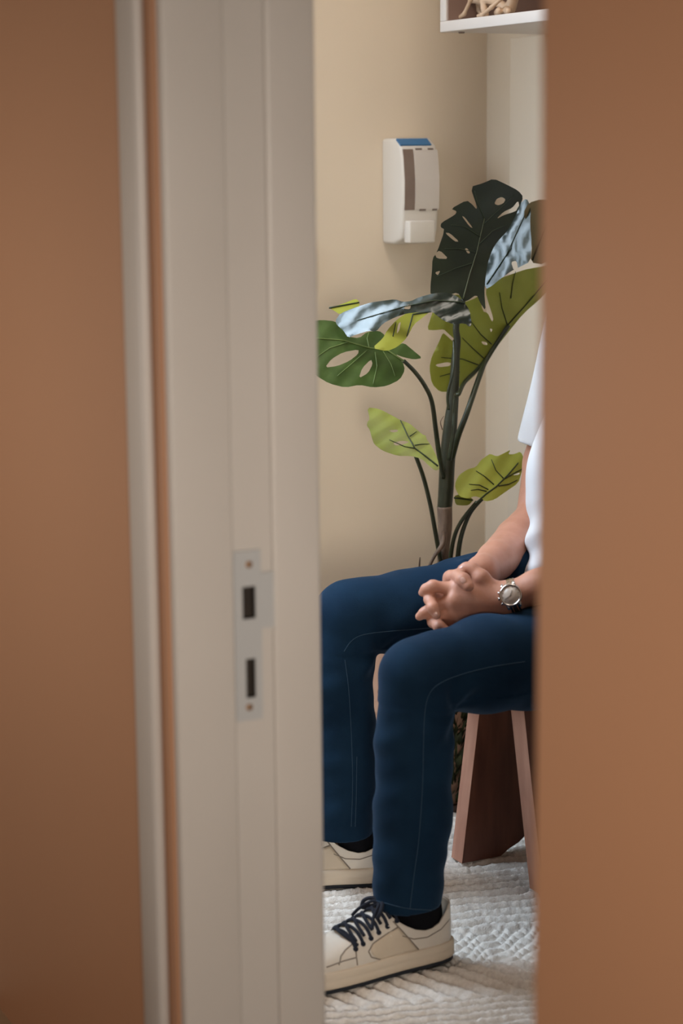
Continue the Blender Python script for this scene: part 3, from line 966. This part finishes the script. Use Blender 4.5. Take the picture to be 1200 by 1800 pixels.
# ------------------------------------------------------------------ the man
YL, YR = 2.57, 2.92
NK = onY(733, 1187, YL)                    # left (near) knee
NT1 = onY(850, 1168, YL + .015)
NT2 = onY(925, 1160, YL + .03)
HL = Vector((1.93, 2.64, .535))
HR = Vector((1.93, 2.80, .535))
NS = [onY(727, 1300, YL), onY(726, 1420, YL), onY(720, 1500, YL), onY(713, 1612, YL)]
FK = onY(612, 1084, YR)
FT1 = onY(705, 1077, YR - .01)
FT2 = onY(800, 1064, YR - .04)
FS = [onY(594, 1200, YR), onY(604, 1330, YR), onY(600, 1410, YR), onY(597, 1480, YR)]
hl = onY(784, 1690, YL)
SHN = Vector((hl.x - .055, YL, 0))
SHF = Vector((onY(630, 1500, YR).x, YR, 0))
man = empty('person', (1.80, 2.71, 0), 'seated man in white t-shirt, blue jeans and sneakers with clasped hands', 'person')


def rp(px, y): return px / FPX * y


F = Field((1.20, 2.36, .0), (2.16, 3.10, 1.44), 0.0026)
# trunk of the body, legs inside the jeans
F.cone((1.92, 2.71, .50), (1.93, 2.71, .72), .145, .14, .03, n=(1, 0, 0), sq=1.35)
F.cone((1.93, 2.71, .72), (1.985, 2.71, .94), .14, .155, .03, n=(1, 0, 0), sq=1.45)
F.cone((2.0, 2.57, 1.01), (2.0, 2.85, 1.01), .058, .058, .04)
F.cone((2.01, 2.71, 1.0), (2.005, 2.71, 1.18), .062, .058, .03)
for hip, pts in ((HL, [NT2, NT1, NK] + NS), (HR, [FT2, FT1, FK] + FS)):
    F.chain([hip] + pts[:-1], [.07, .06, .055, .045, .04, .036, .030], .015)
    an = SHF if hip is HR else SHN
    F.chain([pts[-2], Vector((an.x * .7 + pts[-1].x * .3, an.y, .14)), Vector((an.x, an.y, .055)), Vector((an.x - .10, an.y + (.045 if hip is HR else 0), .042))], [.030, .026, .022, .014], .006)
# head
hc = Vector((1.985, 2.71, 1.285))
F.ball(hc + Vector((.01, 0, .02)), .098, .02, n=(0, 1, 0), sq=1.25)
F.cone(hc + Vector((-.035, 0, -.055)), hc + Vector((-.06, 0, -.085)), .055, .035, .03, n=(0, 1, 0), sq=1.1)
F.cone(hc + Vector((-.082, 0, .012)), hc + Vector((-.103, 0, -.030)), .0075, .0105, .012)
F.cone(hc + Vector((-.076, -.034, .022)), hc + Vector((-.076, .034, .022)), .009, .009, .012)
F.cone(hc + Vector((-.086, -.015, -.066)), hc + Vector((-.086, .015, -.066)), .0055, .0055, .005)
F.cone(hc + Vector((-.085, -.014, -.077)), hc + Vector((-.085, .014, -.077)), .0065, .0065, .005)
for s_ in (-1, 1):
    F.carve(hc + Vector((-.086, .032 * s_, .0)), .0135)
    F.cone(hc + Vector((-.078, .021 * s_, .0085)), hc + Vector((-.073, .044 * s_, .0075)), .0042, .0042, .004)
    F.cone(hc + Vector((-.077, .022 * s_, -.009)), hc + Vector((-.072, .043 * s_, -.009)), .0036, .0036, .004)
    F.cone(hc + Vector((-.030, .046 * s_, -.035)), hc + Vector((-.055, .03 * s_, -.06)), .034, .028, .02)
    F.cone(hc + Vector((.0, .079 * s_, .015)), hc + Vector((.005, .080 * s_, -.025)), .016, .010, .006, n=(0, 1, 0), sq=2.2)

# left arm and hand (near, with the watch)
T = lambda x, y, d: P(735 + x / 10, 985 + y / 10, d)
Lw = P(888, 1052, 3.085)
Le_dir = (P(945, 1032, 3.09) - Lw).normalized()
Le = Lw + Le_dir * .265
LsH = Vector((1.985, 2.505, 1.00))
sl = ((1.25, 2.37, .40), (2.15, 3.09, 1.1))
g = F.sub(*sl)
g.chain([LsH, Le], [.052, .042], .02)
g.chain([Le, P(945, 1032, 3.09), Lw], [.043, .026, .024], .015)
Lm = [P(806, 1033, 3.095), P(800, 1055, 3.085), P(804, 1077, 3.09), P(814, 1094, 3.10)]
view = (P(840, 1060, 3.1) - CAM).normalized()
for m_i, mp_ in enumerate(Lm):
    wst = Lw + (Lm[m_i] - Lm[1]) * .35
    g.cone(wst, mp_, .017, .0135, .016)
g.cone(P(862, 1075, 3.10), P(825, 1088, 3.10), .018, .013, .015)
Lf = [([(710, 480), (540, 490), (255, 455), (140, 505), (75, 565)], [3.095, 3.098, 3.096, 3.102, 3.108]),
      ([(650, 700), (480, 740), (240, 840), (110, 920), (20, 985)], [3.085, 3.098, 3.104, 3.108, 3.112]),
      ([(690, 920), (520, 940), (400, 930), (300, 960), (260, 1000)], [3.09, 3.095, 3.105, 3.115, 3.12]),
      ([(790, 1090), (640, 1080), (520, 1060), (430, 1060), (380, 1080)], [3.10, 3.10, 3.11, 3.12, 3.125])]
for pts, ds_ in Lf:
    q = [T(x, y, d) for (x, y), d in zip(pts, ds_)]
    g.chain(q, [.0125, .0100, .0093, .0086, .0070], .005)
    g.ball(q[2], .0096, .004)
# left thumb
lt = [P(866, 1040, 3.088), P(846, 1015, 3.09), P(830, 999, 3.10), P(819, 998, 3.104), P(810, 1000, 3.108)]
g.chain(lt, [.016, .0120, .0088, .0080, .0060], .007)
F.merge(g.sl, g.F, .004)
# right arm and hand
g = F.sub(*sl)
Re = P(950, 914, 3.46)
RsH = Vector((1.985, 2.915, 1.00))
Rw = P(846, 1006, 3.20)
g.chain([RsH, P(965, 815, 3.50), Re], [.052, .046, .044], .008)
g.chain([Re, P(910, 950, 3.39), P(872, 985, 3.27), Rw], [.044, .040, .0325, .026], .006)
Rm = [P(800, 1024, 3.15), P(794, 1046, 3.155), P(796, 1068, 3.155), P(803, 1086, 3.15)]
for m_i, mp_ in enumerate(Rm):
    g.cone(Rw + (mp_ - Rm[1]) * .4, mp_, .017, .0135, .016)
Rf = [([(560, 440), (400, 600), (212, 685), (255, 830), (318, 965)], [3.15, 3.128, 3.098, 3.074, 3.070]),
      ([(600, 640), (420, 820), (272, 1075), (365, 1160), (490, 1225)], [3.155, 3.135, 3.106, 3.085, 3.080]),
      ([(620, 850), (480, 960), (380, 1130), (470, 1230), (560, 1260)], [3.155, 3.14, 3.118, 3.10, 3.09]),
      ([(700, 1020), (600, 1080), (520, 1190), (600, 1260), (680, 1270)], [3.15, 3.14, 3.12, 3.11, 3.105])]
for pts, ds_ in Rf:
    q = [T(x, y, d) for (x, y), d in zip(pts, ds_)]
    g.chain(q, [.0125, .0098, .0094, .0088, .0070], .006)
    g.ball(q[2], .0099, .004)
rt = [P(822, 1012, 3.17), P(792, 1016, 3.145), P(804, 1012, 3.10), P(814, 1019, 3.073), P(823, 1030, 3.064)]
g.chain(rt, [.016, .0120, .0100, .0105, .0092], .006)
F.merge(g.sl, g.F, .0025)
V, Fc = F.mesh()
body = obj('body', V, Fc, skin, man)
bb = bvh_of(V, Fc)
del F, g


def nail(px, py, ax, l, wd, m=nailm):
    """thin shell lying on the skin at a pixel, long along the px direction ax"""
    c = hit(bb, px, py)
    if c is None: return
    e = hit(bb, px + ax[0], py + ax[1]) or c + (P(px + ax[0], py + ax[1], 3.1) - P(px, py, 3.1))
    s_ = hit(bb, px - ax[1] * .6, py + ax[0] * .6) or c + (P(px - ax[1], py + ax[0], 3.1) - P(px, py, 3.1))
    u = (e - c).normalized()
    v_ = (s_ - c)
    v_ = (v_ - u * v_.dot(u)).normalized()
    n = u.cross(v_)
    if n.dot(CAM - c) < 0: n = -n
    M3 = Matrix((u, v_, n)).transposed()
    MB().ball(c - n * .0001, 1.0, (l, wd, .0008), 8, M3).build('fingernail', m, man)


nail(765.5, 1079, (2, 4), .0044, .0034)
nail(813.5, 1020, (3, 4), .0052, .0044)
nail(809.5, 997.5, (-3, 1), .0042, .0026)

for s_ in (-1, 1):
    e = MB().ball(hc + Vector((-.0665, .032 * s_, .0)), .0105).build('eye', eyem, man)
    MB().ball(hc + Vector((-.0755, .032 * s_, -.001)), .0058, (.3, 1, 1)).build('iris', iris, e)


def onface(y, z, lift=.0):
    p, *_ = bb.ray_cast(Vector((hc.x - .3, hc.y + y, hc.z + z)), Vector((1, 0, 0)))
    return (p or Vector((hc.x - .08, hc.y + y, hc.z + z))) - Vector((lift, 0, 0))


lipm = mat('lips', (0.38, 0.15, 0.11), 0.45)
MB().tube([onface(y, -.071 - abs(y) * .08) for y in (-.022, -.012, 0, .012, .022)], [.001, .003, .0036, .003, .001], 8).build('lips', lipm, man)
for s_ in (-1, 1):
    MB().tube([onface(s_ * y, z) for y, z in ((.016, .030), (.026, .034), (.038, .033), (.047, .028))], [.002, .0034, .003, .0012], 8).build('eyebrow', hairm, man)
Fh = Field((1.85, 2.58, 1.2), (2.14, 2.84, 1.43), .004)
Fh.ball(hc + Vector((.018, 0, .028)), .108, .02, n=(0, 1, 0), sq=1.22)
Fh.cut(lambda X, Y, Z: (hc.z + .058 - Z) - np.maximum(0, X - hc.x + .035) * 1.9, (1.6, 2.5, 1.1), (2.1, 2.9, 1.5))
V, Fc = Fh.mesh()
V[:, 2] += .002 * np.sin(V[:, 1] * 300 + V[:, 0] * 40)
obj('hair', V, Fc, hairm, man)

# t-shirt
Fs = Field((1.60, 2.38, .42), (2.20, 3.06, 1.16), 0.004)
Fs.cone((1.915, 2.71, .545), (1.915, 2.71, .70), .180, .176, .03, n=(1, 0, 0), sq=1.12)
Fs.cone((1.915, 2.71, .70), (1.99, 2.71, .95), .176, .176, .03, n=(1, 0, 0), sq=1.25)
Fs.cone((2.0, 2.57, 1.005), (2.0, 2.85, 1.005), .075, .075, .05)
Fs.cone((2.005, 2.71, 1.04), (2.003, 2.71, 1.095), .078, .074, .02)
RsM = P(966, 800, 3.50)
LsM = LsH + (Le - LsH) * .62
for s0_, s1_ in ((RsH, RsM), (LsH, LsM)):     # sleeves end flat
    gs = Fs.sub((1.6, 2.38, .55), (2.2, 3.06, 1.16))
    gs.cone(s0_, s1_, .072, .061, .02)
    ax = (s1_ - s0_).normalized()
    e0 = s0_ + (s1_ - s0_) * .96
    gs.cut(lambda X, Y, Z: (X - e0.x) * ax.x + (Y - e0.y) * ax.y + (Z - e0.z) * ax.z, (1.6, 2.38, .55), (2.2, 3.06, 1.16))
    Fs.merge(gs.sl, gs.F, .02)
V, Fc = Fs.mesh()
fold = np.exp(-((V[:, 2] - .585) / .06) ** 2)
V[:, 0] += .006 * fold * np.sin(V[:, 2] * 95 + V[:, 1] * 42) * np.clip((1.92 - V[:, 0]) / .08, 0, 1)
V[:, 0] += .003 * np.sin(V[:, 2] * 33 + V[:, 1] * 27) * np.clip((1.92 - V[:, 0]) / .08, 0, 1)
obj('t_shirt', V, Fc, shirtm, man)

# jeans
Fj = Field((1.20, 2.30, .05), (2.16, 3.12, .68), 0.004)
Fj.cone((1.93, 2.63, .545), (1.93, 2.79, .545), .115, .115, .03)
Fj.cone((1.92, 2.71, .56), (1.90, 2.71, .63), .13, .135, .03, n=(1, 0, 0), sq=1.15)
gl = Fj.sub((1.2, 2.3, .05), (2.16, 2.8, .68))
gl.chain([HL, NT2, NT1, NK], [.094, rp(88, 3.0), rp(86, 2.97), rp(70, 2.93)], .02)
gl.chain([NK] + NS, [rp(70, 2.93), rp(70, 2.95), rp(72, 2.95), rp(68, 2.95), rp(61, 2.95)], .006)
gl.cone(onY(750, 1208, YL), onY(750, 1208, YL), .040, .040, .03)
# crease behind the knee
Fj.merge(gl.sl, gl.F, .008)
gr = Fj.sub((1.2, 2.62, .05), (2.16, 3.12, .68))
gr.chain([HR, FT2, FT1, FK], [.094, rp(80, 3.25), rp(77, 3.25), rp(66, 3.27)], .008)
gr.chain([FK] + FS, [rp(63, 3.27), rp(61, 3.28), rp(64, 3.28), rp(62, 3.28), rp(60, 3.28)], .006)
gr.cone(onY(618, 1108, YR), onY(618, 1108, YR), .035, .035, .02)
gr.cone(onY(790, 1004, 2.88), onY(825, 998, 2.84), .017, .022, .02)
Fj.merge(gr.sl, gr.F, .008)
hz = onY(713, 1588, YL).z
hz2 = onY(615, 1460, YR).z
Fj.cut(lambda X, Y, Z: (hz - .06 * (NS[3].x - X)) - Z + 0 * Y, (1.2, 2.3, 0), (2.0, 2.74, .3))
Fj.cut(lambda X, Y, Z: hz2 - Z + 0 * X + 0 * Y, (1.2, 2.74, 0), (2.0, 3.2, .3))
V, Fc = Fj.mesh()
# cloth folds
kb = V - np.array(onY(775, 1240, YL))
kf = V - np.array(onY(645, 1135, YR))
for kk, yy in ((kb, YL), (kf, YR)):
    rr = np.sqrt(kk[:, 0] ** 2 + kk[:, 2] ** 2)
    th_ = np.arctan2(kk[:, 2], kk[:, 0])
    near = np.abs(V[:, 1] - yy) < .12
    amp = .0050 * np.exp(-(rr / .07) ** 2) * near * np.clip(rr / .035, 0, 1) ** 1.5
    V[:, 1] += amp * np.sin(th_ * 5 + rr * 40) * np.sign(V[:, 1] - yy)
V[:, 2] += .0018 * np.sin(V[:, 0] * 55 + V[:, 1] * 30) * (V[:, 2] > .45)
V[:, 0] += (.0009 * np.sin(V[:, 2] * 62 + V[:, 1] * 25) + .0008 * np.sin(V[:, 2] * 140 + V[:, 1] * 60 + 1)) * (V[:, 2] < .42)
V[:, 1] += .0018 * np.sin(V[:, 2] * 48 + V[:, 0] * 30) * (V[:, 2] < .42)
cr = np.exp(-(((V[:, 0] - 1.72) / .07) ** 2 + ((V[:, 1] - 2.80) / .10) ** 2)) * (V[:, 2] > .45)
V[:, 2] += .010 * cr * np.sin(V[:, 0] * 75 + V[:, 1] * 50)
jeans = obj('jeans', V, Fc, denim, man)
jb = bvh_of(V, Fc)


def seam(pts, r_=.0007, gap=None):
    for _ in range(2):
        pts = [pts[0]] + [p for a, b in zip(pts, pts[1:]) for p in ((a[0] * .75 + b[0] * .25, a[1] * .75 + b[1] * .25), (a[0] * .25 + b[0] * .75, a[1] * .25 + b[1] * .75))] + [pts[-1]]
    q = []
    for (ax, ay), (bx, by) in zip(pts, pts[1:]):
        n = max(2, int(math.hypot(bx - ax, by - ay) / 6))
        for k in range(n):
            p = hit(jb, ax + (bx - ax) * k / n, ay + (by - ay) * k / n, .0002)
            if p is not None and (not q or (p - q[-1]).length < .04): q.append(p)
    if len(q) > 2:
        MB().tube(q, r_, 6, sub=1).build('seam', seamm, jeans)


seam([(922, 1163), (860, 1172), (800, 1188), (766, 1204), (752, 1222), (746, 1250), (744, 1300), (743, 1380), (736, 1480), (727, 1540), (720, 1600)])
seam([(755, 1104), (690, 1109), (640, 1114), (618, 1124), (604, 1146)])
seam([(755, 1110), (690, 1115), (642, 1120)])
seam([(606, 1160), (613, 1210), (618, 1300), (620, 1380), (617, 1455)])
seam([(627, 1330), (626, 1400), (624, 1455)])
seam([(660, 1583), (715, 1598), (768, 1600)], .0008)

# sneakers


def shoe(ankle, yaw, side, foot_z=0.0):
    """x runs from heel (0) to toe; side = +1: outer side at local +y"""
    xs_ = [0, .004, .012, .03, .06, .10, .14, .17, .20, .23, .255, .275, .288, .296]
    hw_ = [.010, .020, .028, .034, .036, .037, .041, .0445, .0465, .0465, .043, .034, .022, .006]
    fx = lambda x: float(np.interp(x, xs_, hw_))
    tx = [0, .015, .05, .09, .115, .14, .165, .19, .21, .235, .26, .28, .296]
    tz = [.13, .13, .13, .116, .098, .086, .077, .069, .063, .057, .052, .044, .032]
    top = lambda x: float(np.interp(x, tx, tz))
    cx_ = [0, .008, .02, .032, .045, .058, .075, .09, .105, .118, .13]
    cz_ = [.090, .089, .078, .067, .0615, .0605, .065, .073, .083, .096, .13]
    col = lambda x: float(np.interp(x, cx_, cz_))
    z0 = .026
    ca, sa = math.cos(yaw), math.sin(yaw)

    def W(x, y, z):
        x -= .055
        y *= side
        return Vector((ankle.x - (x * ca) + y * 0 - y * sa * 1.0, ankle.y - y * ca + x * sa, z + foot_z))

    def pt(x, v, off=0.0):
        wd, h_ = fx(x), top(x)
        c_, s_ = math.cos(v), math.sin(v)
        ht = h_ - z0
        y = (wd + off) * math.copysign(abs(c_) ** .75, c_) * (1 - .18 * max(0, s_) ** 2 * (1 if x > .12 else .3))
        z = z0 + (ht + off) * abs(s_) ** .8
        return y, z

    def vz(x, z):
        return math.asin(min(1, max(0, (z - z0) / (top(x) - z0))) ** (1 / .8))

    def sp(x, z, off=0.0012, lat=1):
        v = vz(x, z)
        y, z_ = pt(x, v, off)
        return W(x, y * lat, z_)
    NX, hv = 120, 18
    k_ = 2 * hv + 2
    xl = [(.296 * (i / (NX - 1))) for i in range(NX)]
    vs_, op = [], []
    for x in xl:
        open_ = x < .126 and col(x) < top(x) - .001
        vc = vz(x, col(x)) if open_ else math.pi / 2
        op.append(open_)
        for k in range(hv + 1):
            vs_.append(W(x, *pt(x, vc * k / hv)))
        for k in range(hv, -1, -1):
            vs_.append(W(x, *pt(x, math.pi - vc * k / hv)))
    fs = []
    for i in range(NX - 1):
        for k in range(k_ - 1):
            if k == hv: continue
            fs.append((i * k_ + k, (i + 1) * k_ + k, (i + 1) * k_ + k + 1, i * k_ + k + 1))
    fs.append(tuple(range(k_)))
    fs.append(tuple((NX - 1) * k_ + k for k in range(k_))[::-1])
    up = obj('sneaker', vs_, fs, leather, man)
    bm = bmesh.new()
    bm.from_mesh(up.data)
    bmesh.ops.remove_doubles(bm, verts=bm.verts, dist=.0002)
    bm.to_mesh(up.data)
    bm.free()
    md = up.modifiers.new('thickness', 'SOLIDIFY')
    md.thickness = .003
    md.offset = 0

    def band_(name, m, rows):
        vs2, n = [], 48
        per = [(.296 * (1 - math.cos(math.pi * i / n)) / 2, 1) for i in range(n + 1)] + [(.296 * (1 - math.cos(math.pi * i / n)) / 2, -1) for i in range(n - 1, 0, -1)]
        for o_, z in rows:
            for x, s_ in per:
                xx = x + (o_ * (1 if x > .15 else -1) * abs((x - .148) / .148) ** 3)
                vs2.append(W(xx, s_ * (fx(x) + o_ if 0 < x < .2959 else 0), z))
        k = len(per)
        f = [(r * k + i, r * k + (i + 1) % k, (r + 1) * k + (i + 1) % k, (r + 1) * k + i) for r in range(len(rows) - 1) for i in range(k)]
        f += [tuple(range(k))[::-1], tuple((len(rows) - 1) * k + i for i in range(k))]
        return obj(name, vs2, f, m, up)
    band_('sole', rubber, [(.003, .005), (.005, .008), (.005, .017), (.0042, .0185), (.005, .020), (.0048, .030), (.003, .0325), (.000, .033)])
    band_('outsole', outs, [(.001, -.002), (.0035, .0), (.0035, .0055)])
    for lat in (1, -1):
        # quarter panel
        cA, cB, cC, cC2, cD = (.072, .033), (.106, .074), (.152, .058), (.160, .050), (.142, .033)
        n = 10
        vv_, ff = [], []
        for i in range(n + 1):
            t = i / n
            xt = cB[0] + (cC[0] - cB[0]) * t
            zt_ = cB[1] + (cC[1] - cB[1]) * t
            xb = cA[0] + (cD[0] - cA[0]) * t
            zb = cA[1]
            for k in range(n + 1):
                u_ = k / n
                x = xb + (xt - xb) * u_ + (.010 * math.sin(math.pi * u_) * max(0, t - .6) / .4)
                vv_.append(sp(x, zb + (zt_ - zb) * u_, .0013, lat))
        for i in range(n):
            for k in range(n):
                a = i * (n + 1) + k
                ff.append((a, a + 1, a + n + 2, a + n + 1))
        obj('side_panel', vv_, ff, suede, up, solid=.0012)

        def line(pts, r_=.0012, m=seamd):
            q = []
            for (xa, za), (xb, zb) in zip(pts, pts[1:]):
                for k in range(5): q.append(sp(xa + (xb - xa) * k / 5, za + (zb - za) * k / 5, .0012, lat))
            q.append(sp(*pts[-1], .0012, lat))
            MB().tube(q, r_, 6, sub=1).build('seam', m, up)
        line([(.072, .033), (.106, .075), (.112, .083)], .0014)
        line([(.106, .074), (.152, .058), (.162, .049), (.158, .040), (.142, .033)])
        line([(.182, .056), (.184, .045), (.184, .034)])
        line([(.184, .045), (.205, .044), (.235, .040)])
        line([(.100, .060), (.080, .051), (.055, .049), (.03, .056), (.010, .066)], .0011)
        line([(.178, .064), (.198, .056), (.208, .050), (.215, .040)])
    # tongue
    tv, tf = [], []
    for i in range(9):
        x = .095 + .09 * i / 8
        z = float(np.interp(x, [.095, .115, .14, .19], [.106, .099, .088, .071]))
        for k in range(5):
            yy = (k - 2) / 2
            tv.append(W(x, yy * .020, z - .007 * yy * yy))
    for i in range(8):
        for k in range(4):
            a = i * 5 + k
            tf.append((a, a + 1, a + 6, a + 5))
    obj('tongue', tv, tf, leather, up, solid=.004)
    # laces: six rows with eyelets
    ex = [.106, .122, .138, .153, .168, .182]
    ezz = [.083, .0765, .0705, .065, .060, .0555]
    lm = MB()
    top_ = lambda x: float(np.interp(x, [.09, .115, .14, .19], [.110, .102, .092, .075]))
    for i, (x, z) in enumerate(zip(ex, ezz)):
        for lat in (1, -1):
            p = sp(x, z, .0016, lat)
            n_ = (sp(x, z, .006, lat) - p).normalized()
            M = Matrix.Translation(p) @ n_.to_track_quat('Z', 'Y').to_matrix().to_4x4()
            MB().lathe([(.0040, -.001), (.0042, .0008), (.0026, .0014), (.001, .0006)], M, 10).build('eyelet', navy, up)
            q2 = x + .012
            lm.tube([p + n_ * .001, sp(x + .002, z + .010, .004, lat), W(x + .006, lat * .010, top_(x + .006)), W(q2, -lat * .008, top_(q2) + .001), sp(min(q2 - .002, .178), z + .003, .004, -lat)], [.0027] * 5, 7)
    # bow
    for lat in (1, -1):
        lm.tube([W(.118, 0, .103), W(.122, lat * .014, .109), W(.132, lat * .026, .103), W(.136, lat * .024, .093), W(.126, lat * .010, .099), W(.118, 0, .103)], [.0032] * 6, 7)
        lm.tube([W(.118, 0, .103), W(.126, lat * .010, .106), W(.142, lat * .022, .094), W(.150, lat * .032, .080)], [.0026] * 4, 7)
    lm.ball(W(.118, 0, .103), .0058)
    lm.build('lace', navy, up)
    return up


b_ = denim.node_tree.nodes['Principled BSDF']
b_.inputs['Sheen Weight'].default_value = .12
b_.inputs['Sheen Tint'].default_value = (.35, .6, 1, 1)
b_.inputs['Sheen Roughness'].default_value = .35
NA = NS[-1]
FA = FS[-1]
shoe(SHN, R(-1), 1)
shoe(SHF, R(24), -1)
for an, sh_, zt_ in ((NA, SHN, .20), (FA, SHF, .22)):
    MB().tube([Vector((sh_.x + .002, sh_.y, .035)), Vector((sh_.x + .001, sh_.y, .085)), Vector((an.x, an.y, .13)), Vector((an.x, an.y, zt_))], [.040, .0415, .039, .036], 28, flat=(Vector((0, 1, 0)), .83)).build('sock', sockm, man)

# wristwatch on the near wrist
wc = P(903, 1049, 3.085)
axis = (P(930, 1040, 3.087) - P(885, 1053, 3.085)).normalized()
wn = (CAM - wc).normalized() + up0 * .10 - crt * .10
wn = (wn - axis * wn.dot(axis)).normalized()
wn = (wn * .97 + -axis * .20).normalized()
wsd = wn.cross(axis).normalized()
wax = wsd.cross(wn).normalized()
Mw = Matrix((wax, wsd, wn)).transposed().to_4x4()
Mc = Matrix.Translation(wc + wn * .0255) @ Mw
wt = MB().lathe([(.0155, 0), (.0178, .0015), (.0178, .006), (.0165, .0075)], Mc, 36)
for sx_ in (-1, 1):
    for sy_ in (-1, 1):
        p = Mc @ Vector((sx_ * .010, sy_ * .013, .004))
        p2 = Mc @ Vector((sx_ * .0095, sy_ * .0205, .0005))
        wt.tube([p, (p + p2) / 2 + wn * .0012, p2], [.0026, .0024, .0018], 8)
watch = wt.build('wristwatch', chrome, man)
watch['label'] = 'steel wristwatch with cream dial'
MB().lathe([(.0178, .006), (.0180, .0085), (.0168, .0098), (.0152, .0096), (.0150, .0075)], Mc, 36).build('bezel', chrome, watch)
MB().lathe([(.0150, .0070), (.0150, .0086), (.001, .0086)], Mc, 36).build('dial', dialm, watch)
for a, l in ((R(58), .0085), (R(200), .0115)):
    dv = Vector((math.cos(a), math.sin(a), 0))
    MB().tube([Mc @ (dv * -.002 + Vector((0, 0, .0091))), Mc @ (dv * l + Vector((0, 0, .0091)))], .00035, 6, sub=1).build('watch_hand', handm, watch)
mk = MB()
for k in range(12):
    a = k * math.pi / 6
    dv = Vector((math.cos(a), math.sin(a), 0))
    mk.tube([Mc @ (dv * .0120 + Vector((0, 0, .0088))), Mc @ (dv * .0140 + Vector((0, 0, .0088)))], .0004, 5, sub=1)
mk.build('hour_marks', handm, watch)
for a, r_, n_ in ((R(180), .0026, 'crown'), (R(152), .0018, 'pusher'), (R(208), .0018, 'pusher')):
    dv = Vector((math.cos(a), math.sin(a), 0))
    MB().tube([Mc @ (dv * .0172 + Vector((0, 0, .004))), Mc @ (dv * .0210 + Vector((0, 0, .004)))], r_, 10, sub=1).build(n_, chrome, watch)
nl = 20
for k in range(nl):
    a = R(42) + (2 * math.pi - R(84)) * k / (nl - 1)
    rc, rn = .0278, .0275
    pos = wc + wn * (rn * math.cos(a)) + wsd * (rc * math.sin(a))
    tn = (wn * (-rn * math.sin(a)) + wsd * (rc * math.cos(a))).normalized()
    nn = wax.cross(tn).normalized()
    M = Matrix.Translation(pos) @ Matrix((wax, tn, nn)).transposed().to_4x4()
    lk = MB()
    for ox, wd in ((-.0062, .0032), (-.0022, .0018), (0, .0018), (.0022, .0018), (.0062, .0032)):
        lk.box((ox - wd / 2, -.0031, -.0012), (ox + wd / 2, .0031, .0013 if abs(ox) > .004 else .0017), M)
    lk.build('bracelet_link', chrome, watch, smooth=False)
